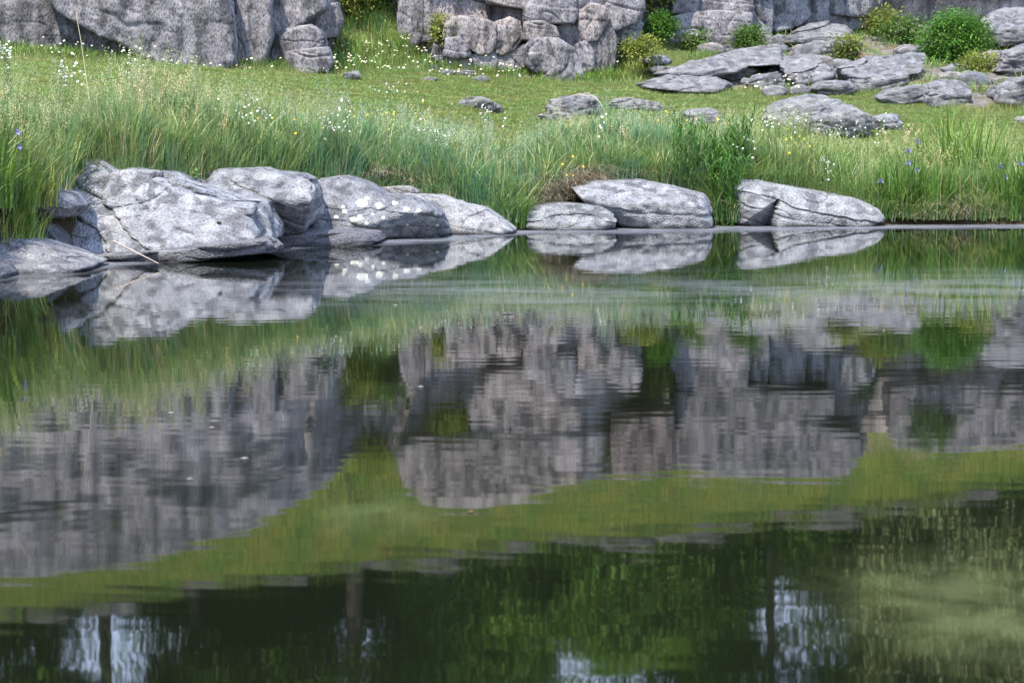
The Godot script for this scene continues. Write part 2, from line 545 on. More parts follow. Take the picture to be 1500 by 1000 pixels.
func build_ground() -> void:
	var xs := []; var ds := []
	for k in [-300.0, -160.0, -90.0, -60.0, -40.0, -30.0, -24.0, -20.0, -17.0]: xs.append(k)
	var x := -15.0
	while x <= 16.0:
		xs.append(x); x += 0.2
	for k in [18.0, 21.0, 25.0, 31.0, 41.0, 61.0, 91.0, 161.0, 300.0]: xs.append(k)
	for k in [-200.0, -60.0, 0.0, 6.0, 12.0, 16.0]: ds.append(k)
	var d := 18.0
	while d < 52.0:
		ds.append(d); d += 0.2 if d < 46.0 or d > 43.0 else 0.3
	for k in [52.5, 53.0, 54.0, 55.0, 56.0, 56.6, 58.0, 60.0, 63.0, 68.0, 75.0, 85.0, 100.0, 130.0, 200.0, 400.0, 900.0]: ds.append(k)
	var v := PackedVector3Array(); var c := PackedColorArray(); var i := PackedInt32Array()
	for dd: float in ds:
		for xx: float in xs:
			var h := ground_h(xx, dd)
			v.append(Vector3(xx, h, -dd))
			var sh := look(T.shore, xx)
			var s := dd - sh - look(T.back, xx)
			var nz := fbm.get_noise_2d(xx * 0.8, dd * 2.4)
			var col := Color(0.10, 0.075, 0.045)
			if s > 2.0:
				col = col.lerp(Color(0.13, 0.17, 0.055), smoothstep(2.0, 3.4, s))
				col = col.lerp(Color(0.16, 0.12, 0.05), smoothstep(0.1, 0.5, nz) * 0.6)
			if xx > 4.0 and dd > look(T.lawn_d, xx) and dd < 52.0:
				col = Color(0.27, 0.25, 0.22).lerp(Color(0.20, 0.15, 0.08), smoothstep(0.0, 0.35, nz))
			if dd > 57.0: col = Color(0.06, 0.055, 0.03)
			c.append(col)
	var w := xs.size()
	for j in ds.size() - 1:
		for k in w - 1:
			var a := j * w + k
			i.append_array(PackedInt32Array([a, a + w, a + 1, a + 1, a + w, a + w + 1]))
	var m := StandardMaterial3D.new()
	m.vertex_color_use_as_albedo = true
	m.roughness = 1.0
	m.metallic_specular = 0.1
	m.albedo_texture = mat.rock_rgb
	m.uv1_triplanar = true; m.uv1_world_triplanar = true; m.uv1_scale = Vector3(0.9, 0.9, 0.9)
	m.heightmap_enabled = true; m.heightmap_texture = mat.rock_hgt; m.heightmap_scale = 2.0
	var o := put("ground", smooth_mesh(v, c, i), m)
	tag(o, "grassy bank and lawn rising from the pond to the cliff", "ground", "", "structure")

func cliff_disp(x: float, y: float) -> Array:     # how far the face stands out (towards the viewer), and how dark its joints are
	var wob := 0.35 * fbm.get_noise_2d(x * 0.25, y * 0.3)
	var left := smoothstep(-3.6, -4.6, x)          # the left face is massive, with few joints
	var bedh := lerpf(0.62, 1.7, left)
	var yy := y + wob + 0.10 * x
	var b := floorf(yy / bedh)
	var fy := yy / bedh - b
	var width := lerpf(1.15, 2.6, left) * (0.8 + 0.5 * absf(fine.get_noise_1d(b * 13.7)))
	var xx := x + 3.1 * fine.get_noise_1d(b * 31.0) * 4.0 + 0.18 * fbm.get_noise_2d(x * 0.4, y * 0.9)
	var k := floorf(xx / width)
	var fx := xx / width - k
	var off := fine.get_noise_2d(k * 17.3, b * 23.1) * lerpf(0.42, 0.22, left)
	var ey := minf(fy, 1.0 - fy) * bedh
	var ex := minf(fx, 1.0 - fx) * width
	var open := 0.5 + 0.9 * fine.get_noise_2d(k * 5.1 + 3.0, b * 7.7)
	var joint := maxf(exp(-pow(ey / 0.06, 2.0)), exp(-pow(ex / 0.05, 2.0))) * clampf(open, 0.1, 1.0)
	var r := off * 0.7 - 0.16 * joint + 0.16 * fbm.get_noise_2d(x * 0.9, y * 0.9) + 0.05 * fbm.get_noise_2d(x * 4.0, y * 2.2)
	r += 0.22 * fbm.get_noise_2d(x * 0.22 + 7.0, y * 0.16)
	return [r, joint, k, b]

func build_cliff() -> void:
	var cliff := base("cliff")
	tag(cliff, "grey jointed rock cliff rising behind the lawn", "cliff", "", "structure")
	var nx := 330; var ny := 120
	var v := PackedVector3Array(); var c := PackedColorArray(); var i := PackedInt32Array()
	for j in ny + 9:
		for k in nx + 1:
			var x := lerpf(-17.0, 19.0, float(k) / nx)
			var t := minf(1.0, float(j) / ny)
			var fd := look(T.foot_d, x)
			var y0 := look(T.foot_h, x) - 0.5
			var y1 := look(T.top_h, x)
			var y := lerpf(y0, y1, t)
			var q := cliff_disp(x, y)
			var lean := 0.10 * (y - y0) * (1.0 - smoothstep(-4.0, -5.0, x) * 0.9)
			var dd: float = fd + 0.28 + lean * 0.35 - q[0] * minf(1.0, 3.0 * (1.02 - t) + 0.25)
			if j > ny:
				var over := float(j - ny) / 8.0
				dd += over * 1.6
				y += 0.10 * sin(over * PI) + 0.05 * fbm.get_noise_2d(x * 2.0, over * 3.0) - over * 0.05
			v.append(Vector3(x, y, -dd))
			var col := Color(0.37, 0.34, 0.35)
			var pinkish := fine.get_noise_2d(q[2] * 3.3, q[3] * 5.1)
			col = col.lerp(Color(0.41, 0.35, 0.325), clampf(0.35 + pinkish, 0.0, 0.8) * smoothstep(-5.0, -3.0, x))
			var streak := fbm.get_noise_2d(x * 2.6, y * 0.22)
			col = col.lerp(Color(0.075, 0.072, 0.08), smoothstep(0.05, 0.45, streak) * 0.6)
			col = col.lerp(Color(0.38, 0.38, 0.37), smoothstep(0.25, 0.55, fbm.get_noise_2d(x * 3.6 + 50.0, y * 0.35)) * 0.5)
			col = col.lerp(Color(0.10, 0.12, 0.04), smoothstep(0.42, 0.6, fbm.get_noise_2d(x * 1.1 + 90.0, y * 1.1)) * 0.6)
			c.append(col)
	for j in ny + 8:
		for k in nx:
			var a := j * (nx + 1) + k
			i.append_array(PackedInt32Array([a, a + nx + 1, a + 1, a + 1, a + nx + 1, a + nx + 2]))
	put("rock_face", smooth_mesh(v, c, i), mat.cliff, cliff)
	# blocks that stand proud of the face; y over 480 is read off the mirror image
	var pink := Color(0.37, 0.325, 0.305)
	var grey := Color(0.31, 0.29, 0.295)
	var blue := Color(0.29, 0.295, 0.31)
	var dk := Color(0.24, 0.225, 0.23)
	var blocks := [
		# lower slab and overhanging main face at the left
		[[[-60, 95], [-60, 40], [0, 12], [60, 2], [95, 20], [150, 48], [205, 76], [242, 97], [150, 100]], 42.5, 0.35, 0.8, dk, 0.10, 36],
		[[[70, -30], [100, -60], [250, -60], [340, -40], [350, 40], [352, 92], [330, 100], [246, 98], [225, 80], [165, 52], [110, 24]], 42.6, 1.05, 0.8, grey, 0.12, 44],
		[[[352, 98], [350, 10], [372, -40], [395, -40], [396, 50], [388, 98]], 42.9, 0.45, 0.6, grey, 0.06, 22],
		[[[388, 92], [392, 5], [418, -30], [470, -20], [476, 15], [440, 35], [420, 50], [418, 88]], 43.5, 0.4, 0.6, grey, 0.06, 24],
		[[[436, 36], [470, 12], [492, 5], [500, 30], [490, 52], [455, 55]], 44.0, 0.3, 0.5, grey, 0.05, 18],
		[[[416, 60], [424, 44], [455, 38], [472, 48], [476, 66], [452, 76], [420, 76]], 43.1, 0.4, 0.5, grey, 0.05, 24],
		[[[420, 78], [452, 75], [478, 72], [484, 90], [476, 103], [450, 106], [424, 100]], 43.0, 0.42, 0.5, grey, 0.05, 24],
		# middle buttress
		[[[588, 70], [584, 20], [598, -25], [618, -20], [618, 15], [616, 62]], 45.6, 0.3, 0.5, grey, 0.05, 18],
		[[[617, 58], [619, 18], [622, -20], [660, -20], [690, 5], [688, 22], [655, 40], [640, 58]], 45.7, 0.35, 0.5, grey, 0.05, 22],
		[[[634, 78], [640, 58], [655, 50], [660, 76], [648, 82]], 45.0, 0.25, 0.4, dk, 0.04, 14],
		[[[652, 40], [658, 28], [690, 26], [724, 38], [725, 76], [700, 80], [686, 70], [654, 58]], 44.6, 0.55, 0.6, pink, 0.05, 26],
		[[[726, 76], [725, 36], [745, 28], [760, 34], [766, 58], [752, 72], [738, 79]], 44.6, 0.5, 0.6, pink, 0.05, 24],
		[[[652, 80], [654, 58], [672, 56], [688, 70], [686, 82], [668, 84]], 44.3, 0.4, 0.4, grey, 0.04, 18],
		[[[688, 82], [722, 78], [728, 92], [720, 104], [690, 100], [650, 92], [632, 84]], 44.5, 0.4, 0.4, grey, 0.05, 20],
		[[[726, 92], [730, 80], [755, 72], [768, 64], [772, 90], [760, 102], [735, 102]], 44.5, 0.35, 0.4, grey, 0.05, 20],
		[[[712, 2], [714, -22], [770, -26], [786, -6], [784, 12], [762, 12], [740, 8]], 44.9, 0.6, 0.6, pink, 0.05, 22],
		[[[768, 30], [772, 8], [800, -10], [838, -12], [842, 20], [836, 33], [800, 34]], 44.6, 0.65, 0.6, grey, 0.06, 26],
		[[[768, 57], [769, 34], [790, 34], [812, 42], [818, 53], [796, 57], [780, 59]], 44.3, 0.6, 0.5, pink, 0.04, 22],
		[[[770, 72], [780, 60], [808, 57], [822, 68], [828, 88], [816, 104], [786, 104], [772, 92]], 44.0, 0.55, 0.6, grey, 0.05, 28],
		[[[816, 38], [838, 34], [848, 44], [850, 62], [840, 68], [824, 62]], 44.5, 0.35, 0.5, dk, 0.04, 18],
		[[[806, 60], [820, 60], [838, 74], [850, 96], [854, 122], [826, 124], [790, 112], [820, 100]], 43.8, 0.4, 0.6, grey, 0.04, 22],
		[[[842, 68], [858, 60], [868, 74], [868, 100], [854, 108]], 44.1, 0.35, 0.5, grey, 0.04, 16],
		[[[846, 40], [846, 24], [862, 8], [884, 12], [890, 30], [872, 58], [852, 60]], 44.5, 0.5, 0.6, pink, 0.04, 22],
		[[[862, 60], [878, 40], [892, 26], [900, 60], [898, 96], [880, 108], [868, 100]], 44.5, 0.45, 0.6, grey, 0.04, 22],
		[[[884, 14], [896, -4], [918, -20], [936, -14], [942, 14], [932, 32], [900, 44], [888, 36]], 45.0, 0.5, 0.6, grey, 0.04, 22],
		[[[898, 46], [930, 32], [938, 38], [936, 54], [900, 64]], 45.1, 0.4, 0.5, blue, 0.04, 18],
		# ledges at the right
		[[[986, 20], [1000, -20], [1094, -24], [1097, 10], [1092, 24], [1040, 18]], 48.6, 0.7, 0.8, grey, 0.06, 26],
		[[[988, 62], [987, 28], [1005, 22], [1050, 20], [1094, 22], [1090, 52], [1070, 64], [1040, 67], [1010, 60]], 48.1, 0.75, 0.8, grey, 0.05, 30],
		[[[1094, 56], [1096, 0], [1124, -20], [1128, 20], [1126, 54]], 48.7, 0.5, 0.6, blue, 0.05, 18],
		[[[1128, 46], [1126, 14], [1136, -20], [1180, -20], [1180, 24], [1162, 38]], 48.9, 0.5, 0.6, blue, 0.05, 20],
		[[[1170, 40], [1182, 20], [1190, -10], [1224, -20], [1228, 20], [1220, 38]], 49.1, 0.45, 0.6, blue, 0.05, 20],
		[[[1226, 40], [1224, 6], [1240, -24], [1276, -20], [1286, 10], [1270, 36], [1246, 44]], 49.2, 0.5, 0.6, blue, 0.05, 22],
		# the great pale bulge and other blocks high up, seen only in the mirror
		[[[592, 668, 1], [598, 650, 1], [616, 636, 1], [660, 632, 1], [720, 630, 1], [800, 640, 1], [838, 662, 1], [836, 690, 1], [800, 706, 1], [760, 720, 1], [700, 732, 1], [640, 728, 1], [602, 700, 1]], 45.4, 0.75, 0.8, pink, 0.08, 40],
		[[[522, 568, 1], [530, 556, 1], [640, 554, 1], [690, 566, 1], [660, 610, 1], [600, 640, 1], [530, 630, 1]], 48.3, 0.5, 0.8, Color(0.36, 0.335, 0.345), 0.08, 30],
		[[[700, 552, 1], [780, 550, 1], [850, 556, 1], [850, 620, 1], [800, 634, 1], [700, 626, 1], [680, 580, 1]], 45.4, 0.6, 0.8, Color(0.40, 0.355, 0.34), 0.08, 30],
		[[[895, 632, 1], [900, 610, 1], [980, 600, 1], [985, 680, 1], [900, 686, 1]], 45.4, 0.7, 0.7, Color(0.30, 0.24, 0.23), 0.06, 24],
		[[[990, 570, 1], [1100, 568, 1], [1210, 576, 1], [1214, 604, 1], [1100, 610, 1], [992, 606, 1]], 48.5, 0.55, 0.9, dk, 0.08, 28],
		[[[1000, 612, 1], [1150, 610, 1], [1260, 640, 1], [1240, 690, 1], [1100, 694, 1], [1000, 680, 1]], 48.6, 0.5, 0.9, grey, 0.10, 30],
		[[[1208, 520, 1], [1262, 516, 1], [1268, 556, 1], [1210, 580, 1]], 49.0, 0.5, 0.8, blue, 0.06, 20],
		[[[1300, 570, 1], [1400, 560, 1], [1520, 575, 1], [1560, 640, 1], [1400, 650, 1], [1300, 640, 1]], 49.3, 0.5, 0.9, grey, 0.10, 28],
	]
	for q in blocks:
		var grown := []
		var mx := 0.0; var my := 0.0
		for e in q[0]:
			mx += e[0] / q[0].size(); my += e[1] / q[0].size()
		for e in q[0]:
			var g := [mx + (e[0] - mx) * 1.08 + signf(e[0] - mx) * 1.6, my + (e[1] - my) * 1.08 + signf(e[1] - my) * 1.6]
			if e.size() > 2: g.append(1)
			grown.append(g)
		var dd: float = q[1] - (1.9 if q[1] > 47.0 else 0.0)
		rock("rock_block", grown, dd, q[2], q[3], {"n": int(q[6] * 1.3), "p": 26.0, "facets": 7, "tall": 0.3 if mx < 480 else 0.8, "rough": q[5] * (0.7 if mx < 480 else 0.55), "strata": 0.02, "bed": 0.3, "crack": 0.04, "tint": q[4], "pale": Color(0.40, 0.38, 0.37), "dark": Color(0.06, 0.06, 0.065), "lichen": 0.2, "stain": 0.75 if mx < 480 else 0.5, "mat": mat.cliff}, "", "", "", cliff)
	# the low dry-laid line of stones on the crest of the slope above the cliff
	var wall := base("stone_wall")
	tag(wall, "low grey wall of weathered stones below the trees, mirrored in the water", "wall")
	rng.seed = 9
	var x := -13.0
	while x < 12.0:
		for layer in (2 if rng.randf() < 0.35 else 1):
			var w := rng.randf_range(0.9, 1.9)
			var h := rng.randf_range(0.18, 0.36)
			var y := look(T.wall_h, x) - 0.3 + layer * 0.3
			var p := Vector3(x + layer * 0.3, y + h * 0.5, -55.6 - layer * 0.15)
			var out := []
			for k in 9:
				var a := TAU * k / 9.0
				out.append(p + Vector3(signf(cos(a)) * pow(absf(cos(a)), 0.5) * w * 0.55 * rng.randf_range(0.85, 1.05), signf(sin(a)) * pow(absf(sin(a)), 0.5) * h * 0.6 * rng.randf_range(0.85, 1.1), 0))
			var r := rock_mesh(out, 0.3, 0.3, {"n": 10, "rough": 0.05, "p": 12.0, "tint": Color(0.24, 0.225, 0.215), "seed": x + 20.0, "lichen": 0.3})
			put("stone", r[0], mat.rock, wall)
		x += rng.randf_range(0.55, 1.05)

func rock_shore(points: Array, d: float, front: float, back: float, o: Dictionary, label: String, category: String, group: String) -> MeshInstance3D:
	o.wet = 1
	o.p = o.p * 1.8
	o.rough = o.rough * 0.55
	o.strata = o.get("strata", 0.02) * 1.5
	return rock("shore_rock", points, d, front, back, o, label, category, group)

func build_rocks() -> void:
	var up_front := Vector3(-0.05, 0.74, 0.67).normalized()
	var G := Color(0.36, 0.36, 0.372)
	var G2 := Color(0.28, 0.28, 0.29)
	# shore rocks, left to right
	rock_shore([[10, 304], [30, 262], [55, 238], [150, 235], [178, 250], [240, 254], [264, 267], [300, 279], [348, 292], [382, 296], [388, 312], [398, 332], [400, 348], [330, 359], [240, 369], [150, 380], [80, 376], [30, 350]], 23.9, 1.2, 2.2, {"n": 72, "p": 10.0, "rough": 0.10, "strata": 0.05, "bed": 0.19, "dip": Vector3(0.42, 1, 0.3), "facets": 0, "cuts": [[up_front, 0.52]], "tint": G, "pale": Color(0.46, 0.46, 0.46), "lichen": 0.65, "stain": 0.65}, "long pale grey slab sloping down to the water under the tall grass", "rock", "rocks along the pond shore")
	rock_shore([[40, 300], [44, 280], [75, 274], [108, 284], [122, 300], [108, 316], [80, 320], [52, 314]], 22.6, 0.35, 0.6, {"n": 36, "p": 6.0, "rough": 0.05, "strata": 0.015, "tint": G2, "lichen": 0.5, "stain": 0.6}, "short rounded grey block overhanging a dark hollow by the irises", "rock", "rocks along the pond shore")
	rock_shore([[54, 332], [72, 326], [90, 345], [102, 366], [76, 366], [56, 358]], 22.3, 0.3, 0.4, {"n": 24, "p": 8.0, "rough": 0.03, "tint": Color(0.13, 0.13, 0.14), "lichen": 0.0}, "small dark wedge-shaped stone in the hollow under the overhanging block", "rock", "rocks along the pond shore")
	rock_shore([[-70, 352], [0, 348], [50, 356], [95, 370], [142, 387], [120, 396], [40, 404], [-70, 412]], 21.2, 0.7, 0.9, {"n": 48, "p": 6.0, "rough": 0.05, "strata": 0.03, "dip": Vector3(0.15, 1, 0.1), "cuts": [[Vector3(0.1, 0.93, 0.3).normalized(), 0.14]], "tint": Color(0.27, 0.26, 0.265), "lichen": 0.4, "stain": 0.3}, "low brownish-grey slab tapering to a point on the water below the irises", "rock", "rocks along the pond shore")
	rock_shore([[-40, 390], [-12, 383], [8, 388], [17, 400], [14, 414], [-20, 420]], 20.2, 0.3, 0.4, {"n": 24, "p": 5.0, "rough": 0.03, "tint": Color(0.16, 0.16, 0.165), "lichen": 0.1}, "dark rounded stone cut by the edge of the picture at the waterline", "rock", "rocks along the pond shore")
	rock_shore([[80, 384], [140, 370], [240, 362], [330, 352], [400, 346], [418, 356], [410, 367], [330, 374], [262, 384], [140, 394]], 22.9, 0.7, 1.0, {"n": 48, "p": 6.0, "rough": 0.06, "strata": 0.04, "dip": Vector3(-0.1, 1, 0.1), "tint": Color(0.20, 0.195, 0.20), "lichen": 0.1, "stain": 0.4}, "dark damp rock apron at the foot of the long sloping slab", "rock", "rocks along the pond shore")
	rock_shore([[246, 262], [262, 252], [310, 250], [330, 262], [345, 285], [300, 282], [262, 272]], 25.8, 0.3, 0.8, {"n": 28, "p": 8.0, "rough": 0.06, "strata": 0.03, "tint": Color(0.24, 0.24, 0.25), "lichen": 0.2}, "dark flat stone tucked under the turf behind the leafy weed", "rock", "rocks along the pond shore")
	rock_shore([[300, 268], [316, 250], [380, 249], [392, 253], [440, 256], [456, 262], [464, 288], [460, 316], [444, 336], [404, 344], [388, 330], [380, 306], [330, 288]], 25.3, 0.75, 1.2, {"n": 60, "p": 9.0, "rough": 0.08, "strata": 0.04, "bed": 0.2, "dip": Vector3(0.3, 1, 0.2), "cuts": [[Vector3(-0.15, -0.75, 0.65).normalized(), 0.42], [Vector3(0, 0.9, 0.44).normalized(), 0.40]], "tint": G2, "lichen": 0.55, "stain": 0.6}, "tall block with rough streaked face jutting over a dark gap", "rock", "rocks along the pond shore")
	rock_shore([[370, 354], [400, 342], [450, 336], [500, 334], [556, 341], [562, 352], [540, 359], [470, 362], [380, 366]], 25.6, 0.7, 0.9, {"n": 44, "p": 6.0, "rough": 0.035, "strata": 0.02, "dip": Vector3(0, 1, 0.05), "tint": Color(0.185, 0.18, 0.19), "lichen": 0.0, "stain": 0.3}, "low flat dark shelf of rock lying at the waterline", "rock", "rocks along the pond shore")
	var lich := rock_shore([[454, 268], [470, 262], [505, 259], [540, 272], [562, 287], [602, 290], [640, 304], [660, 324], [668, 346], [640, 354], [560, 352], [500, 348], [458, 342]], 26.9, 0.9, 1.3, {"n": 64, "p": 8.0, "rough": 0.07, "strata": 0.02, "cuts": [[Vector3(0.1, 0.8, 0.6).normalized(), 0.36], [Vector3(0.4, -0.62, 0.68).normalized(), 0.55]], "tint": G2, "lichen": 0.35, "stain": 0.75}, "grey boulder spotted with round pale lichen rosettes", "rock", "rocks along the pond shore")
	rock_shore([[556, 290], [600, 284], [650, 286], [682, 299], [712, 305], [736, 320], [756, 337], [740, 344], [670, 346], [600, 330]], 28.0, 0.6, 1.1, {"n": 56, "p": 7.0, "rough": 0.05, "strata": 0.02, "dip": Vector3(0.3, 1, 0.1), "cuts": [[Vector3(0.15, 0.85, 0.5).normalized(), 0.26]], "tint": Color(0.38, 0.37, 0.36), "pale": Color(0.48, 0.46, 0.43), "lichen": 0.7, "stain": 0.2}, "smooth pale slab tapering into the water behind the lichen-spotted boulder", "rock", "rocks along the pond shore")
	rock_shore([[540, 282], [556, 273], [600, 272], [618, 280], [612, 290], [560, 292]], 28.5, 0.25, 0.5, {"n": 28, "p": 6.0, "rough": 0.03, "tint": Color(0.42, 0.40, 0.38), "lichen": 0.6, "stain": 0.2}, "thin pale slab lying below the bare earth patch", "rock", "rocks along the pond shore")
	rock_shore([[762, 312], [774, 301], [830, 297], [880, 302], [902, 312], [906, 326], [900, 338], [780, 340], [764, 330]], 29.0, 0.55, 0.8, {"n": 52, "p": 7.0, "rough": 0.05, "strata": 0.025, "dip": Vector3(0.02, 1, 0.1), "cuts": [[Vector3(0, 0.87, 0.5).normalized(), 0.21]], "tint": Color(0.30, 0.305, 0.30), "lichen": 0.5, "stain": 0.5}, "low loaf-shaped grey rock at the waterline in front of the dry straw", "rock", "rocks along the pond shore")
	rock_shore([[834, 274], [866, 264], [940, 262], [985, 270], [1034, 284], [1046, 298], [1049, 324], [1044, 336], [960, 338], [904, 338], [896, 318], [858, 300]], 29.6, 0.75, 1.1, {"n": 64, "p": 10.0, "rough": 0.055, "strata": 0.025, "bed": 0.26, "dip": Vector3(0.05, 1, 0.05), "cuts": [[Vector3(0.02, 0.90, 0.42).normalized(), 0.36], [Vector3(-0.35, -0.72, 0.6).normalized(), 0.62]], "tint": Color(0.33, 0.33, 0.335), "pale": Color(0.45, 0.45, 0.44), "lichen": 0.55, "stain": 0.3}, "big square-fronted pale boulder with flat top beside the leafy reeds", "rock", "rocks along the pond shore")
	rock_shore([[1070, 282], [1084, 263], [1112, 264], [1150, 272], [1200, 280], [1250, 288], [1280, 301], [1291, 318], [1287, 336], [1200, 338], [1086, 338], [1073, 318]], 30.1, 0.7, 1.0, {"n": 72, "p": 8.0, "rough": 0.05, "strata": 0.03, "bed": 0.17, "dip": Vector3(0.22, 1, 0.1), "facets": 5, "cuts": [[Vector3(0.12, 0.86, 0.5).normalized(), 0.27]], "notch": [Vector2(1083, 331), Vector2(1143, 289), Vector2(1131, 336), 0.42], "tint": Color(0.33, 0.33, 0.33), "lichen": 0.5, "stain": 0.4}, "long grey wedge of rock with a dark slanting notch, tapering towards the irises", "rock", "rocks along the pond shore")
	# lichen rosettes on the spotted boulder: crusts a few millimetres thick
	rng.seed = 5
	var mdt: ArrayMesh = lich.mesh
	var verts: PackedVector3Array = mdt.surface_get_arrays(0)[Mesh.ARRAY_VERTEX]
	var norms: PackedVector3Array = mdt.surface_get_arrays(0)[Mesh.ARRAY_NORMAL]
	for q in [[529, 297, 9.0], [537, 290, 4], [518, 322, 6.5], [526, 316, 3.5], [536, 327, 3.5], [555, 301, 6], [596, 306, 5.5], [610, 312, 4.5], [613, 309, 4], [578, 298, 4.5], [505, 310, 4], [596, 329, 2.5], [562, 319, 3], [638, 313, 3.5], [502, 303, 3], [492, 318, 3.5], [640, 330, 3], [545, 314, 2.5]]:
		var best := -1
		var score := 1e9
		for k in verts.size():
			if norms[k].z < 0.1: continue
			var e := pixel_of(verts[k]).distance_squared_to(Vector2(q[0], q[1]))
			if e < score: score = e; best = k
		var rad: float = q[2] / F * 26.2
		var n := norms[best]
		var s := n.cross(Vector3.UP).normalized()
		var u := s.cross(n)
		var b := Builder.new()
		var centre := verts[best] + n * 0.012
		var c0 := b.add(centre, n, Color(0.40, 0.41, 0.34))
		var ring := []
		for r in 3:
			var row := []
			for k in 18:
				var a := TAU * k / 18.0
				var rr: float = rad * [0.55, 0.85, 1.0][r] * (1.0 + 0.16 * fine.get_noise_2d(k * 3.0, q[0]))
				var flat: Vector3 = centre + (s * cos(a) + u * sin(a)) * rr
				# drape on the stone: nearest vertex plane
				var near := best
				var dist := 1e9
				for kk in range(0, verts.size()):
					var e := verts[kk].distance_squared_to(flat)
					if e < dist: dist = e; near = kk
				var hgt := (flat - verts[near]).dot(norms[near])
				flat -= norms[near] * (hgt - [0.011, 0.010, -0.004][r])
				row.append(b.add(flat, norms[near], [Color(0.33, 0.34, 0.27), Color(0.50, 0.51, 0.45), Color(0.52, 0.52, 0.47)][r]))
			ring.append(row)
		for k in 18:
			var kn: int = (k + 1) % 18
			b.tri(c0, ring[0][kn], ring[0][k])
			for r in 2:
				b.tri(ring[r][k], ring[r][kn], ring[r + 1][k]); b.tri(ring[r][kn], ring[r + 1][kn], ring[r + 1][k])
		put("lichen", b.mesh(), mat.crust, lich)
	# boulders lying in the lawn
	var GL := "boulders lying in the lawn"
	var dG := Color(0.27, 0.265, 0.26)
	for q in [
		[[[1118, 172], [1128, 156], [1150, 146], [1185, 139], [1215, 141], [1245, 154], [1268, 168], [1276, 184], [1272, 200], [1200, 204], [1128, 200]], 190, 0.75, 0.9, 48, dG, "large domed grey boulder with a dark streaked front standing in the lawn"],
		[[[1272, 176], [1276, 168], [1300, 166], [1316, 168], [1321, 180], [1318, 194], [1276, 194]], 188, 0.3, 0.4, 26, Color(0.33, 0.33, 0.34), "small flat-topped grey stone beside the large domed boulder"],
		[[[796, 152], [800, 146], [830, 142], [850, 137], [872, 142], [882, 158], [880, 168], [850, 176], [812, 172], [800, 160]], 166, 0.5, 0.6, 36, dG, "dark rough boulder with twigs on top in the middle of the lawn"],
		[[[784, 168], [800, 163], [840, 164], [852, 172], [840, 182], [790, 182]], 174, 0.3, 0.4, 22, dG, "low dark stone half hidden in grass in front of the twig-topped boulder"],
		[[[892, 152], [896, 145], [920, 142], [960, 149], [978, 156], [970, 163], [900, 162]], 158, 0.45, 0.5, 28, Color(0.31, 0.30, 0.29), "long low pale stone lying flat in the lawn"],
		[[[1000, 166], [1012, 160], [1040, 158], [1058, 162], [1064, 174], [1060, 186], [1004, 186]], 177, 0.4, 0.4, 26, dG, "grey stone half hidden behind grass left of the domed boulder"],
		[[[670, 154], [680, 144], [706, 142], [730, 150], [744, 160], [736, 168], [676, 168]], 160, 0.45, 0.5, 28, Color(0.25, 0.24, 0.22), "dark flat stone capped with yellow moss in the lawn"],
		[[[502, 112], [504, 107], [522, 106], [526, 111], [525, 118], [503, 118]], 116, 0.15, 0.2, 16, Color(0.30, 0.30, 0.31), "small square grey stone alone on the lawn below the grassy gully"],
		[[[1488, 176], [1494, 170], [1520, 168], [1530, 178], [1524, 186], [1490, 186]], 178, 0.3, 0.3, 18, dG, "dark stone cut by the edge of the picture on the shaded lawn"],
	]:
		var g := on_ground((q[0][0][0] + q[0][4][0]) * 0.5, q[1], 0.0, 32.0)
		rock("lawn_boulder", q[0], -g.z, q[2], q[3], {"n": q[4], "p": 6.0, "rough": 0.07, "strata": 0.035, "bed": 0.15, "dip": Vector3(-0.2, 1, 0.1), "cuts": [[Vector3(-0.2, 0.9, 0.4).normalized(), 0.3]] if q[4] > 40 else [], "tint": q[5], "pale": Color(0.42, 0.40, 0.36), "lichen": 0.35, "stain": 0.6}, q[6], "boulder", GL)
	# fallen slabs and ledges at the foot of the cliff on the right
	var GR := "slabs fallen below the cliff"
	var gR := Color(0.27, 0.262, 0.265)
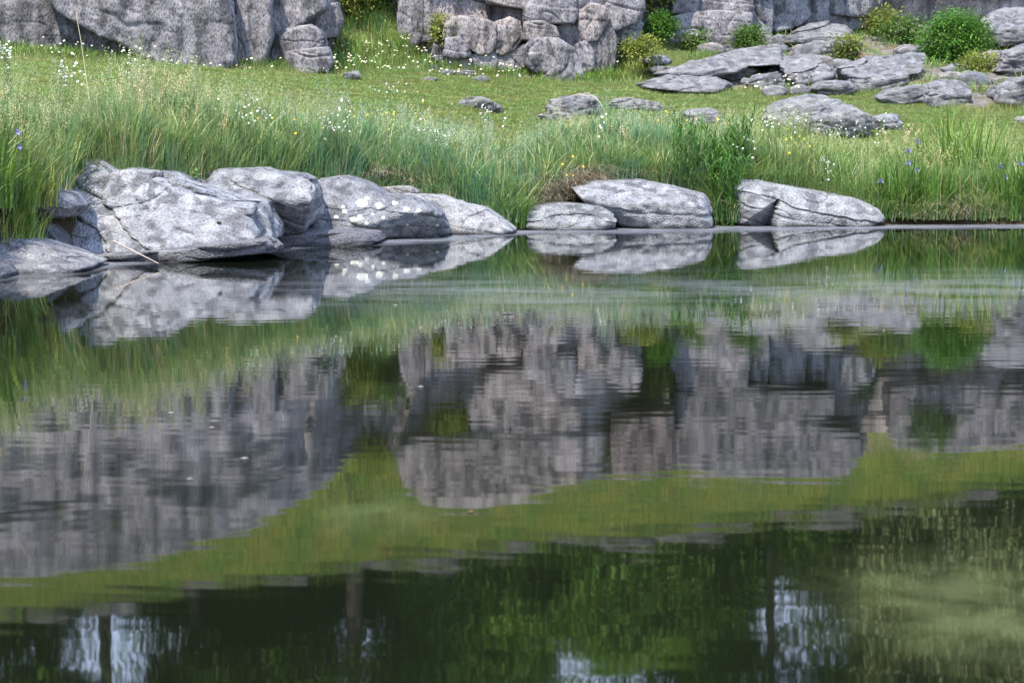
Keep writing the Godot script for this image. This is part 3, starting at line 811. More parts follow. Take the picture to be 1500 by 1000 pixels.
	for q in [
		[[[955, 108], [1010, 92], [1080, 72], [1120, 65], [1146, 70], [1150, 88], [1140, 96], [1090, 98], [1070, 110], [1000, 118]], 45.4, 0.9, 1.3, 40, "broad sloping grey shelf with a dark undercut edge"],
		[[[1034, 108], [1060, 98], [1094, 96], [1108, 104], [1096, 114], [1070, 118], [1046, 112]], 44.4, 0.4, 0.6, 22, "dark rounded lump under the broad sloping shelf"],
		[[[930, 122], [980, 110], [1050, 112], [1072, 124], [1064, 138], [1000, 136], [940, 130]], 43.4, 0.7, 0.9, 30, "flat rubbly pavement of rock at the edge of the lawn"],
		[[[1142, 96], [1150, 84], [1190, 80], [1210, 86], [1217, 108], [1206, 124], [1170, 126], [1146, 116]], 44.2, 0.8, 0.9, 32, "square-ended pale block between the broad shelf and the tilted slab"],
		[[[1090, 122], [1110, 108], [1140, 104], [1146, 118], [1160, 130], [1110, 132]], 43.4, 0.5, 0.6, 24, "low rock with white flowers in front of the square-ended block"],
		[[[1142, 64], [1150, 54], [1180, 40], [1210, 32], [1240, 36], [1246, 54], [1224, 66], [1180, 66]], 47.0, 0.7, 0.9, 30, "high grey slab below the dark broken cliff blocks"],
		[[[1200, 70], [1218, 62], [1252, 58], [1260, 74], [1250, 88], [1214, 92], [1202, 82]], 46.0, 0.5, 0.7, 24, "stubby rock with grass on it behind the tilted slab"],
		[[[1214, 102], [1240, 94], [1280, 80], [1346, 77], [1353, 92], [1336, 108], [1270, 124], [1240, 126]], 43.4, 0.9, 1.1, 44, "big tilted slab with pale top and dark layered edge"],
		[[[1246, 126], [1280, 120], [1328, 110], [1334, 120], [1310, 130], [1256, 134]], 43.0, 0.5, 0.7, 24, "bluish slab wedged beneath the big tilted slab"],
		[[[1186, 130], [1205, 120], [1240, 120], [1252, 134], [1230, 142], [1190, 138]], 42.6, 0.5, 0.6, 24, "low flat rock at the lawn edge before the tilted slab"],
		[[[1284, 142], [1300, 130], [1340, 124], [1360, 130], [1356, 150], [1310, 154], [1286, 150]], 41.4, 0.5, 0.6, 26, "rough grey rock at the lawn edge beside the pale wedge"],
		[[[1344, 152], [1350, 130], [1372, 118], [1406, 116], [1417, 126], [1416, 146], [1396, 158], [1360, 158]], 40.8, 0.55, 0.7, 30, "pale wedge-shaped rock at the lawn edge below the green bush"],
		[[[1052, 72], [1056, 65], [1070, 63], [1078, 70], [1072, 76], [1056, 76]], 46.0, 0.18, 0.2, 14, "small round stone lying on the broad sloping shelf"],
		[[[1430, 66], [1436, 30], [1470, 10], [1520, 4], [1530, 50], [1490, 66], [1450, 70]], 47.6, 0.8, 0.9, 30, "steep brown-grey rock right of the green bush"],
		[[[1456, 104], [1470, 78], [1500, 66], [1540, 70], [1540, 104], [1490, 112]], 45.2, 0.6, 0.8, 26, "smooth grey rock at the edge of the picture under the leaf litter"],
		[[[1454, 150], [1464, 126], [1500, 112], [1550, 112], [1550, 154], [1490, 158]], 41.6, 0.6, 0.8, 26, "jagged pale ledge at the edge of the picture by the shaded lawn"],
	]:
		var cx := 0.0; var low := 0.0
		for e in q[0]:
			cx += e[0] / q[0].size(); low = maxf(low, e[1])
		var dd: float = minf(q[1], -on_ground(cx, low - 3.0, 0.0, 36.0).z + q[2] * 0.35)
		rock("fallen_slab", q[0], dd, q[2], q[3], {"n": q[4], "p": 14.0, "rough": 0.06, "strata": 0.06, "bed": 0.13, "dip": Vector3(-0.18, 1, 0.16), "cuts": [[Vector3(0, 0.9, 0.42).normalized(), 0.24]] if q[4] >= 30 else [], "tint": gR, "pale": Color(0.36, 0.355, 0.345), "lichen": 0.45, "stain": 0.5}, q[5], "slab", GR)

func rubble() -> void:
	rng.seed = 19
	for k in 85:
		var px := rng.randf_range(925, 1510)
		var py := rng.randf_range(48, 138)
		if k > 60: px = rng.randf_range(600, 860); py = rng.randf_range(100, 118)
		var p := on_ground(px, py, 0.0, 36.0)
		var w := rng.randf_range(0.10, 0.42) if k <= 60 else rng.randf_range(0.08, 0.2)
		var h := w * rng.randf_range(0.3, 0.6)
		var out := []
		for j in 7:
			var a := TAU * j / 7.0 + rng.randf_range(-0.25, 0.25)
			out.append(p + Vector3(cos(a) * w * rng.randf_range(0.8, 1.1), h * 0.3 + sin(a) * h * rng.randf_range(0.8, 1.1), 0))
		var r := rock_mesh(out, w * 0.8, w * 0.8, {"n": 10, "p": 10.0, "rough": 0.03, "strata": 0.02, "seed": k * 1.7, "tint": vary(Color(0.30, 0.29, 0.29), 0.15), "lichen": 0.3})
		var o := put("loose_stone", r[0], mat.rock)
		tag(o, ("%s loose grey stone %s" % ["small" if w < 0.2 else "middling" if w < 0.32 else "large", "on the rubble between the buttress and the broad shelf" if px < 1010 else "around the broad sloping shelf" if px < 1110 else "around the square-ended block" if px < 1210 else "around the big tilted slab" if px < 1330 else "on the slope around the rounded bright bush" if px < 1430 else "near the picture's edge below the leaf litter"]) if k <= 60 else "small loose stone at the foot of the blocky buttress" if px < 730 else "small loose stone at the right foot of the blocky buttress", "stone", "loose stones below the cliff")

# ------------------------------------------------------------------ plants
func tuft(count: int, h: float, spread: float, w: float, lean: float, cols: Array) -> ArrayMesh:
	var b := Builder.new()
	for k in count:
		var a := rng.randf() * TAU
		var r := sqrt(rng.randf()) * spread
		var hh := h * rng.randf_range(0.55, 1.1)
		b.blade(Vector3(cos(a) * r, -0.02, sin(a) * r), a + rng.randf_range(-1.2, 1.2), hh, w * rng.randf_range(0.6, 1.3), lean * rng.randf_range(0.2, 1.4), rng.randf_range(0.0, 0.35), vary(cols[rng.randi() % cols.size()], 0.22), 4, rng.randf_range(-0.8, 0.8))
	return b.mesh()

func seed_stalks(count: int, h: float, col: Color, head: Color) -> ArrayMesh:
	var b := Builder.new()
	for k in count:
		var a := rng.randf() * TAU
		var r := rng.randf() * 0.10
		var hh := h * rng.randf_range(0.75, 1.1)
		var lean := rng.randf_range(0.05, 0.28)
		var at := Vector3(cos(a) * r, 0, sin(a) * r)
		var az := rng.randf() * TAU
		b.blade(at, az, hh, 0.006, lean, 0.02, vary(col), 4)
		var out := Vector3(cos(az), 0, sin(az))
		for j in 26:
			var t := rng.randf_range(0.72, 1.0)
			var p := at + out * (lean * hh * t * t) + Vector3.UP * (hh * (t - 0.02 * t * t * t))
			var side := Vector3(rng.randf_range(-1, 1), rng.randf_range(-0.1, 0.8), rng.randf_range(-1, 1)).normalized()
			p += side * 0.028 * (1.05 - t) * 3.3 * rng.randf()
			b.leaf(p, (side + Vector3.UP * 0.4).normalized(), Vector3(0.3, 0.4, 1), 0.020, 0.009, vary(head, 0.2), 0.1)
	return b.mesh()

func scatter_grass() -> void:
	rng.seed = 11
	var bankcols := [Color(0.15, 0.24, 0.07), Color(0.10, 0.19, 0.055), Color(0.24, 0.30, 0.12), Color(0.13, 0.22, 0.11), Color(0.18, 0.27, 0.085)]
	var kinds := []
	for k in 4: kinds.append(tuft(24, 0.62, 0.15, 0.013, 0.30, bankcols))
	var thin := []
	for k in 3: thin.append(tuft(30, 0.60, 0.18, 0.007, 0.36, [Color(0.17, 0.22, 0.09), Color(0.12, 0.19, 0.07), Color(0.26, 0.26, 0.13)]))
	var heads := []
	for k in 3: heads.append(seed_stalks(5, 0.85, Color(0.20, 0.24, 0.09), Color(0.36, 0.38, 0.20)))
	var places := {}
	var tints := {}
	for k in 10:
		places[k] = []; tints[k] = []
	var tries := 0
	var made := 0
	while made < 15000 and tries < 60000:
		tries += 1
		var x := rng.randf_range(-8.5, 9.5)
		var ds := look(T.shore, x)
		var s0 := look(T.back, x)
		var left := smoothstep(-1.5, -4.5, x)
		var deep := lerpf(3.6, 5.2, left)
		var s := pow(rng.randf(), 1.25) * deep
		var d := ds + s0 + s - (0.35 if s0 > 1.5 else 0.08)
		var g := ground_h(x, d)
		if g < 0.06: continue
		var px := pixel_of(Vector3(x, g, -d)).x
		# bare earth and straw patches
		if s < 0.9 and px > 520 and px < 608 and rng.randf() < 0.75: continue
		if s < 0.8 and px > 772 and px < 872 and rng.randf() < 0.85: continue
		if px > 1085 and px < 1250 and s < 0.9 and rng.randf() < 0.45: continue
		made += 1
		var patch := fbm.get_noise_2d(x * 0.9, d * 0.9)
		var hgt := rng.randf_range(0.75, 1.15) * (1.0 - 0.45 * smoothstep(deep * 0.55, deep, s)) * (0.95 + 0.45 * patch)
		hgt *= lerpf(0.92, 1.12, left)
		if s < 0.35: hgt *= 0.72
		if px > 1290: hgt *= 0.8 if s < 0.5 else 1.0
		var which := 0
		var roll := rng.randf()
		if roll < 0.62: which = rng.randi() % 4
		elif roll < 0.86: which = 4 + rng.randi() % 3
		else: which = 7 + rng.randi() % 3
		if which >= 7 and (s < 0.5 or rng.randf() < 0.5 - 0.5 * left): which = rng.randi() % 4
		var tint := Color(1, 1, 1).lerp(Color(0.80, 1.0, 1.35), clampf(0.5 + patch * 1.6, 0.0, 1.0) * smoothstep(-4.0, -1.5, x) * smoothstep(4.0, 2.0, x))
		tint = tint.lerp(Color(1.12, 1.18, 0.85), smoothstep(2.5, 5.0, x) * 0.6 + 0.4 * clampf(-patch, 0.0, 1.0))
		var k := rng.randf_range(0.8, 1.25)
		tint = Color(tint.r * k, tint.g * k, tint.b * k)
		if rng.randf() < 0.06: tint = Color(2.1, 1.45, 1.6)
		places[which].append(Transform3D(Basis(Vector3.UP, rng.randf() * TAU).scaled(Vector3(1, hgt, 1) * rng.randf_range(0.9, 1.15)), Vector3(x, g - 0.02, -d)))
		tints[which].append(tint)
	for k in 420:      # turf hanging down to the low slab at the picture's edge
		var d := rng.randf_range(21.2, 22.6)
		var x := (rng.randf_range(-90.0, 52.0) - 750.0) / F * d
		var g := ground_h(x, d)
		if g < 0.16 or d < look(T.shore, x): continue
		var which := rng.randi() % 7
		var j := rng.randf_range(0.85, 1.3)
		places[which].append(Transform3D(Basis(Vector3.UP, rng.randf() * TAU).scaled(Vector3(0.9, rng.randf_range(0.35, 0.75), 0.9)), Vector3(x, g - 0.02, -d)))
		tints[which].append(Color(1.25 * j, 1.12 * j, 0.75 * j))
	for k in 1500:     # ragged grass in front of and among the stones on the crest
		var d := rng.randf_range(54.4, 56.4)
		var x := rng.randf_range(-0.26, 0.26) * d
		if fbm.get_noise_2d(x * 0.7, 5.0) < -0.12: continue
		var which := rng.randi() % 7
		var j := rng.randf_range(0.8, 1.2)
		places[which].append(Transform3D(Basis(Vector3.UP, rng.randf() * TAU).scaled(Vector3(1.4, rng.randf_range(0.5, 1.1), 1.4)), Vector3(x, ground_h(x, d) - 0.02, -d)))
		tints[which].append(Color(1.1 * j, 1.05 * j, 0.7 * j))
	var broad := []
	for k in 2: broad.append(tuft(9, 0.66, 0.12, 0.021, 0.55, [Color(0.24, 0.32, 0.09), Color(0.12, 0.22, 0.05), Color(0.30, 0.34, 0.14)]))
	broad.append(tuft(3, 0.95, 0.10, 0.008, 0.35, [Color(0.46, 0.40, 0.26), Color(0.38, 0.34, 0.18)]))
	for k in 3:
		places[10 + k] = []; tints[10 + k] = []
	for k in 2300:     # broad bright blades and bleached stalks that stand out from the mass
		var x := rng.randf_range(-8.0, 9.0)
		var d := look(T.shore, x) + look(T.back, x) + pow(rng.randf(), 1.4) * 3.0
		var g := ground_h(x, d)
		if g < 0.08: continue
		var which := 10 + (rng.randi() % 2 if rng.randf() < 0.72 else 2)
		var j := rng.randf_range(0.8, 1.2)
		places[which].append(Transform3D(Basis(Vector3.UP, rng.randf() * TAU).scaled(Vector3(1, rng.randf_range(0.6, 1.15), 1)), Vector3(x, g - 0.02, -d)))
		tints[which].append(Color(j, j, j))
	var meshes := kinds + thin + heads + broad
	var grass := base("meadow_grass")
	tag(grass, "tall green meadow grass with seed heads along the bank", "grass", "", "stuff")
	for k in 13:
		var o := many("grass_blades" if k < 7 else "seed_heads" if k < 10 else "broad_blades" if k < 12 else "bleached_stalks", meshes[k], mat.leaf, places[k], tints[k], grass)
		o.set_meta("kind", "stuff")
	# mown lawn
	rng.seed = 12
	var short := []
	for k in 3: short.append(tuft(30, 0.065, 0.16, 0.007, 0.7, [Color(0.18, 0.25, 0.07), Color(0.20, 0.27, 0.08), Color(0.26, 0.28, 0.12)]))
	var lp := [[], [], []]
	var lt := [[], [], []]
	for k in 30000:
		var d := rng.randf_range(29.0, 48.0)
		var x := rng.randf_range(-0.27, 0.29) * d
		var s := d - look(T.shore, x) - look(T.back, x)
		var fd := look(T.foot_d, x)
		var ld := look(T.lawn_d, x)
		if s < 2.4 or d > fd: continue
		if x > 2.5 and d > ld and fbm.get_noise_2d(x * 1.4, d * 1.4) < 0.30: continue
		var nz := fbm.get_noise_2d(x * 0.5, d * 2.2)
		var tint := Color(1, 1, 1).lerp(Color(1.35, 1.08, 1.0), smoothstep(0.1, 0.45, nz)).lerp(Color(0.85, 1.1, 0.8), smoothstep(0.0, -0.4, nz))
		var j := rng.randf_range(0.85, 1.15)
		var hgt := rng.randf_range(0.7, 1.3)
		if d > ld - 0.8: hgt *= rng.randf_range(1.5, 4.0)
		var w := rng.randi() % 3
		lp[w].append(Transform3D(Basis(Vector3.UP, rng.randf() * TAU).scaled(Vector3(1, hgt, 1)), Vector3(x, ground_h(x, d) - 0.005, -d)))
		lt[w].append(Color(tint.r * j, tint.g * j, tint.b * j))
	# slope above the cliff
	for k in 9000:
		var d := rng.randf_range(45.5, 55.8)
		var x := rng.randf_range(-0.27, 0.29) * d
		if d < look(T.foot_d, x) + 1.5: continue
		var w := rng.randi() % 3
		var j := rng.randf_range(0.85, 1.25)
		lp[w].append(Transform3D(Basis(Vector3.UP, rng.randf() * TAU).scaled(Vector3(1.6, rng.randf_range(3.0, 6.0), 1.6)), Vector3(x, ground_h(x, d) - 0.01, -d)))
		var tone := fbm.get_noise_2d(x * 0.8, d * 0.8) + 0.6 * fbm.get_noise_2d(x * 2.6, d * 2.6)
		var cc := Color(1.3, 1.25, 0.72).lerp(Color(0.72, 0.98, 0.58), smoothstep(0.0, 0.3, tone)).lerp(Color(1.6, 1.2, 0.85), smoothstep(0.0, -0.4, tone))
		lt[w].append(Color(cc.r * j, cc.g * j, cc.b * j))
	var lawn := base("lawn_grass")
	tag(lawn, "short mown grass between the tall bank and the cliff", "grass", "", "stuff")
	for k in 3:
		var o := many("short_grass", short[k], mat.leaf, lp[k], lt[k], lawn)
		o.set_meta("kind", "stuff")
	# rank grass in the gully, at the cliff foot and between the ledges
	rng.seed = 13
	var gp := [[], []]
	var gt := [[], []]
	for k in 6000:
		var d := rng.randf_range(40.0, 50.0)
		var x := rng.randf_range(-0.27, 0.29) * d
		var ld := look(T.lawn_d, x)
		var fd := look(T.foot_d, x)
		if d < ld - 0.25 or d > fd + 0.5: continue
		var px := pixel_of(Vector3(x, 2.5, -d)).x
		var gully := px > 484 and px < 600
		if not gully and px > 930 and fbm.get_noise_2d(x * 1.2 + 5.0, d * 1.2) < 0.32: continue
		var w := rng.randi() % 2
		var hgt := rng.randf_range(0.45, 0.85) * (1.1 if gully else 0.7)
		gp[w].append(Transform3D(Basis(Vector3.UP, rng.randf() * TAU).scaled(Vector3(1.2, hgt, 1.2)), Vector3(x, ground_h(x, d) - 0.02, -d)))
		gt[w].append(Color(1.15, 1.1, 0.8) * rng.randf_range(0.85, 1.2) if not (px > 900 and px < 990) else Color(1.5, 1.15, 0.8))
	var rank := base("rank_grass")
	tag(rank, "rank green grass filling the gully and the cliff foot", "grass", "", "stuff")
	for k in 2:
		var o := many("grass_blades", kinds[k], mat.leaf, gp[k], gt[k], rank)
		o.set_meta("kind", "stuff")
	# dry straw
	rng.seed = 14
	var b := Builder.new()
	for k in 40:
		var a := rng.randf() * TAU
		b.blade(Vector3(rng.randf_range(-0.1, 0.1), 0.02, rng.randf_range(-0.1, 0.1)), a, rng.randf_range(0.08, 0.28), 0.005, rng.randf_range(1.0, 3.0), rng.randf_range(0.5, 0.9), vary(Color(0.34, 0.27, 0.18), 0.25), 3)
	var straw := b.mesh()
	var sp := []
	var stt := []
	for k in 420:
		var px := 0.0
		var r := rng.randf()
		if r < 0.5: px = rng.randf_range(775, 880)
		elif r < 0.68: px = rng.randf_range(1330, 1430)
		elif r < 0.82: px = rng.randf_range(520, 620)
		elif r < 0.92: px = rng.randf_range(60, 330)
		else: px = rng.randf_range(620, 1500)
		var x := (px - 750.0) / F * 29.5
		var d := look(T.shore, x) + look(T.back, x) + rng.randf_range(-0.25, 0.7)
		x = (px - 750.0) / F * d
		var g := ground_h(x, d)
		if g < 0.04: continue
		sp.append(Transform3D(Basis(Vector3.UP, rng.randf() * TAU).scaled(Vector3.ONE * rng.randf_range(0.8, 1.5)), Vector3(x, g, -d)))
		var j := rng.randf_range(0.75, 1.25)
		stt.append(Color(j, j, j))
	var so := many("dry_straw", straw, mat.dry, sp, stt)
	tag(so, "dry flattened straw lying at the foot of the grass", "straw", "", "stuff")

func sword_clump(called: String, px: float, py: float, count: int, h: float, spread: float, label: String, col := Color(0.075, 0.16, 0.025)) -> Node3D:
	var x := (px - 750.0) / F * 29.9
	var p := Vector3.ZERO
	if px < 300: p = on_ground(px, py, 0.0, 21.0)
	else:
		var d := look(T.shore, x) + 0.18
		p = Vector3((px - 750.0) / F * d, 0, -d)
		if py < 320: p = on_ground(px, py, 0.0, 28.0)
	p.y = ground_h(p.x, -p.z)
	p.y = maxf(p.y, -0.06)
	var t := base(called, p)
	var b := Builder.new()
	for k in count:
		var a := rng.randf() * TAU
		var r := sqrt(rng.randf()) * spread
		b.blade(Vector3(cos(a) * r, -0.03, sin(a) * r * 0.6), a + rng.randf_range(-0.9, 0.9), h * rng.randf_range(0.6, 1.08), rng.randf_range(0.016, 0.032), rng.randf_range(0.05, 0.45), rng.randf_range(0.0, 0.12) if rng.randf() < 0.8 else 0.45, vary(col, 0.25), 5, rng.randf_range(-0.7, 0.7))
	put("leaf_blades", b.mesh(), mat.leaf, t)
	tag(t, label, "iris plant", "sword-leaved plants at the water's edge")
	return t

func iris_flower(px: float, py: float, h: float, label: String) -> void:
	var p := on_ground(px, py, h, 21.0 if px < 300 else 29.4)
	var foot := Vector3(p.x + rng.randf_range(-0.05, 0.05), ground_h(p.x, -p.z) - 0.02, p.z)
	var t := base("iris_flower", foot)
	var top := p - foot
	var b := Builder.new()
	b.tube([Vector3.ZERO, top * 0.5 + Vector3(0.01, 0, 0), top], [0.006, 0.005, 0.004], Color(0.10, 0.17, 0.04), 5)
	put("stem", b.mesh(), mat.leaf, t)
	for k in 6:
		var a := TAU * k / 6.0 + rng.randf_range(-0.2, 0.2)
		var q := Builder.new()
		var up := 0.9 if k % 2 == 0 else -0.25
		var along := Vector3(cos(a), up, sin(a)).normalized()
		q.leaf(top, along, Vector3.UP + Vector3(0.1, 0, 0), 0.065, 0.042, vary(Color(0.20, 0.19, 0.58), 0.15), 0.3)
		put("petal", q.mesh(), mat.leaf, t)
	tag(t, label, "flower", "violet-blue irises")

func daisy_proto(h: float) -> Node3D:
	var t := Node3D.new()
	var b := Builder.new()
	b.tube([Vector3.ZERO, Vector3(0.01, h * 0.5, 0), Vector3(0, h, 0)], [0.003, 0.0025, 0.0025], Color(0.12, 0.17, 0.05), 4)
	var s := MeshInstance3D.new(); s.name = "stem"; s.mesh = b.mesh(); s.material_override = mat.leaf
	t.add_child(s)
	var q := Builder.new()
	var tilt := Basis(Vector3.RIGHT, 0.7)
	for k in 12:
		var a := TAU * k / 12.0
		q.leaf(Vector3(0, h, 0), tilt * Vector3(cos(a), 0.08, sin(a)), tilt * Vector3.UP, 0.020, 0.011, Color(0.6, 0.6, 0.57), 0.0)
	var f := MeshInstance3D.new(); f.name = "petals"; f.mesh = q.mesh(); f.material_override = mat.petal
	t.add_child(f)
	var e := Builder.new()
	var c := Vector3(0, h, 0) + tilt * Vector3(0, 0.006, 0)
	var m := e.add(c + tilt * Vector3(0, 0.004, 0), tilt * Vector3.UP, Color(0.62, 0.42, 0.03))
	for k in 8: e.add(c + tilt * Vector3(cos(TAU * k / 8.0), 0, sin(TAU * k / 8.0)) * 0.009, tilt * Vector3.UP, Color(0.62, 0.42, 0.03))
	for k in 8: e.tri(m, 1 + (k + 1) % 8, 1 + k)
	var y := MeshInstance3D.new(); y.name = "eye"; y.mesh = e.mesh(); y.material_override = mat.petal
	t.add_child(y)
	return t

func white_proto(h: float, blossoms: int, col: Color, size: float) -> Node3D:
	var t := Node3D.new()
	var b := Builder.new()
	b.tube([Vector3.ZERO, Vector3(0.015, h * 0.5, 0.01), Vector3(0, h * 0.93, 0)], [0.004, 0.003, 0.0025], Color(0.13, 0.19, 0.06), 4)
	for k in 6:
		var a := rng.randf() * TAU
		b.leaf(Vector3(0, h * rng.randf_range(0.2, 0.7), 0), Vector3(cos(a), 0.5, sin(a)).normalized(), Vector3.UP, 0.09, 0.02, Color(0.10, 0.17, 0.05))
	var tips := []
	for k in blossoms:
		var tip := Vector3(rng.randf_range(-0.07, 0.07), h + rng.randf_range(-0.10, 0.06), rng.randf_range(-0.07, 0.07)) if blossoms > 1 else Vector3(0, h, 0)
		b.tube([Vector3(0, h * 0.86, 0), tip], [0.002, 0.0015], Color(0.13, 0.19, 0.06), 3)
		tips.append(tip)
	var s := MeshInstance3D.new(); s.name = "stem"; s.mesh = b.mesh(); s.material_override = mat.leaf
	t.add_child(s)
	for tip in tips:
		var q := Builder.new()
		var tilt := Basis(Vector3(rng.randf_range(-1, 1), 0, rng.randf_range(-1, 1)).normalized(), rng.randf_range(0.4, 1.2)) * Basis(Vector3.RIGHT, 0.6)
		for k in 5:
			var a := TAU * k / 5.0
			q.leaf(tip, tilt * Vector3(cos(a), 0.15, sin(a)), tilt * Vector3.UP, size, size * 0.85, vary(col, 0.04), 0.1)
		var f := MeshInstance3D.new(); f.name = "blossom"; f.mesh = q.mesh(); f.material_override = mat.petal
		t.add_child(f, true)
	return t

func plant_copy(proto: Node3D, called: String, p: Vector3, label: String, category: String, group: String, k := 1.0) -> void:
	var o: Node3D = proto.duplicate()
	o.name = numbered(called)
	add_child(o)
	o.position = p
	o.rotation.y = rng.randf_range(-0.9, 0.9)
	o.scale = Vector3.ONE * k
	tag(o, label, category, group)

func flowers() -> void:
	rng.seed = 15
	var d1 := daisy_proto(0.34)
	var d2 := daisy_proto(0.26)
	# daisies: pixel boxes, how many, and what one can find them by
	for q in [
		[60, 232, 40, 84, 58, "small white daisy at the foot of the dark left cliff face"],
		[488, 560, 62, 100, 46, "small white daisy on the grassy slope of the gully"],
		[560, 640, 50, 105, 48, "small white daisy between the gully and the blocky buttress"],
		[640, 770, 82, 112, 42, "small white daisy along the ledge under the blocky buttress"],
		[870, 910, 78, 92, 8, "small white daisy beside the right corner of the buttress"],
		[1090, 1190, 108, 130, 22, "small white daisy among the fallen slabs"],
		[230, 420, 82, 100, 16, "small white daisy where the left cliff meets the lawn"],
	]:
		for k in q[4]:
			var px := rng.randf_range(q[0], q[1])
			var py := rng.randf_range(q[2], q[3])
			var h := 0.34 if k % 2 == 0 else 0.26
			var kk := rng.randf_range(0.8, 1.3)
			var p := on_ground(px, py, h * kk, 36.0)
			p.y = ground_h(p.x, -p.z)
			plant_copy(d1 if k % 2 == 0 else d2, "daisy", p, q[5], "daisy", "daisies at the cliff foot", kk)
	# white wildflowers standing over the bank grass
	var w := [white_proto(0.72, 4, Color(0.66, 0.66, 0.63), 0.015), white_proto(0.66, 2, Color(0.66, 0.66, 0.63), 0.018), white_proto(0.78, 5, Color(0.62, 0.63, 0.57), 0.013)]
	for q in [[8, 75, 7, 14, "white wildflower over the tall grass at the left edge"], [100, 105, 26, 16, "white wildflower in the cluster by the tall dry stem"], [190, 105, 14, 10, "white wildflower in the cluster beside the dark twiggy stalk"], [375, 158, 34, 13, "white wildflower in the patch above the long sloping slab"], [490, 180, 16, 12, "white wildflower above the tall streaked block"], [572, 132, 26, 8, "white wildflower standing against the lawn below the gully"], [508, 157, 10, 5, "white wildflower left of the lawn's middle"], [700, 165, 45, 11, "white wildflower near the mossy flat stone"], [636, 190, 30, 8, "white wildflower in the middle of the bank grass"], [878, 178, 10, 4, "white wildflower in front of the twig-topped boulder"], [1150, 176, 42, 20, "white wildflower before the large domed boulder"], [1240, 190, 36, 9, "white wildflower at the dark end of the domed boulder"], [1303, 182, 22, 6, "white wildflower beside the small flat-topped stone"], [1090, 215, 30, 6, "white wildflower over the leafy reeds"], [1215, 245, 8, 6, "white wildflower in the grass over the long tapering rock"]]:
		for k in q[3]:
			var px: float = q[0] + rng.randfn() * q[2] * 0.55
			var py: float = q[1] + rng.randfn() * 8.0
			var j := rng.randi() % 3
			var h: float = [0.72, 0.66, 0.78][j]
			var p := on_ground(px, py, h, 23.0)
			p.y = ground_h(p.x, -p.z)
			plant_copy(w[j], "white_wildflower", p, q[4], "wildflower", "white wildflowers in the bank grass")
	var yl := white_proto(0.5, 1, Color(0.75, 0.52, 0.02), 0.018)
	for q in [[560, 170, 60, 12, "yellow buttercup in the bank grass left of the middle"], [1020, 180, 60, 16, "yellow buttercup in the bank grass behind the leafy reeds"], [1160, 205, 40, 12, "yellow buttercup below the large domed boulder"], [840, 240, 18, 5, "yellow buttercup over the dry straw"], [430, 180, 40, 6, "yellow buttercup above the tall streaked block"]]:
		for k in q[3]:
			var px: float = q[0] + rng.randfn() * q[2] * 0.6
			var py: float = q[1] + rng.randfn() * 10.0
			var p := on_ground(px, py, 0.5, 23.0)
			p.y = ground_h(p.x, -p.z)
			plant_copy(yl, "buttercup", p, q[4], "buttercup", "buttercups in the bank grass")
	# irises and other plants at the water's edge
	rng.seed = 16
	sword_clump("iris_clump", 1312, 329, 150, 0.82, 0.26, "dense sword-leaved iris clump at the end of the long tapering rock")
	sword_clump("iris_clump", 1370, 329, 100, 0.76, 0.24, "sword-leaved iris clump over the brown straw at the waterline")
	sword_clump("iris_clump", 1345, 300, 50, 0.80, 0.24, "iris clump set back between two clumps at the waterline", Color(0.085, 0.17, 0.03))
	sword_clump("tall_sedge", 1430, 290, 130, 1.25, 0.40, "tall bright green sedge behind the right-hand irises", Color(0.12, 0.21, 0.035))
	sword_clump("tall_sedge", 1390, 270, 110, 1.15, 0.40, "tall bright green sedge behind the brown straw", Color(0.13, 0.22, 0.04))
	sword_clump("iris_clump", 1478, 328, 80, 1.0, 0.26, "tall iris clump near the picture's edge at the waterline")
	sword_clump("iris_clump", 1520, 328, 80, 1.05, 0.30, "tall iris clump cut by the picture's edge at the waterline")
	sword_clump("iris_clump", 1215, 262, 60, 0.5, 0.25, "arching grass-like clump above the long tapering rock", Color(0.11, 0.20, 0.03))
	sword_clump("iris_clump", 18, 338, 70, 0.85, 0.22, "iris clump growing over the low slab at the picture's edge", Color(0.10, 0.18, 0.03))
	sword_clump("iris_clump", -20, 345, 70, 0.95, 0.25, "iris clump cut by the picture's edge above the dark stone", Color(0.10, 0.18, 0.03))
	sword_clump("grass_tussock", 45, 300, 80, 0.45, 0.28, "yellowish tussock hanging over the end of the long slab", Color(0.17, 0.22, 0.045))
	sword_clump("grass_tussock", 758, 336, 45, 0.42, 0.14, "small green tussock at the waterline between two rocks", Color(0.10, 0.18, 0.03))
	sword_clump("grass_tussock", 460, 330, 26, 0.30, 0.08, "narrow green tuft in the cleft beside the lichen-spotted boulder", Color(0.12, 0.22, 0.03))
	for q in [[25, 195, 0.75, "upper of two violet irises at the picture's edge"], [27, 216, 0.68, "lower of two violet irises at the picture's edge"], [16, 243, 0.55, "violet iris half hidden low in the leaves at the picture's edge"], [1290, 266, 0.62, "violet iris lowest on the clump beside the long wedge of rock"], [1331, 239, 0.75, "violet iris in the middle above the waterline clump"], [1344, 249, 0.72, "violet iris just right of the one in the middle"], [1331, 221, 0.85, "pale iris highest above the waterline clump"], [1344, 208, 0.9, "small violet iris against the grass below the flat-topped stone"], [1466, 244, 0.8, "violet iris left of the pair at the picture's edge"], [1495, 240, 0.8, "large violet iris at the picture's edge"], [1473, 260, 0.7, "small violet iris below the pair at the picture's edge"]]:
		iris_flower(q[0], q[1], q[2], q[3])
	# leafy reeds between the two big rocks
	var t := base("leafy_reeds", Vector3((1050.0 - 750.0) / F * 30.3, 0.1, -30.3))
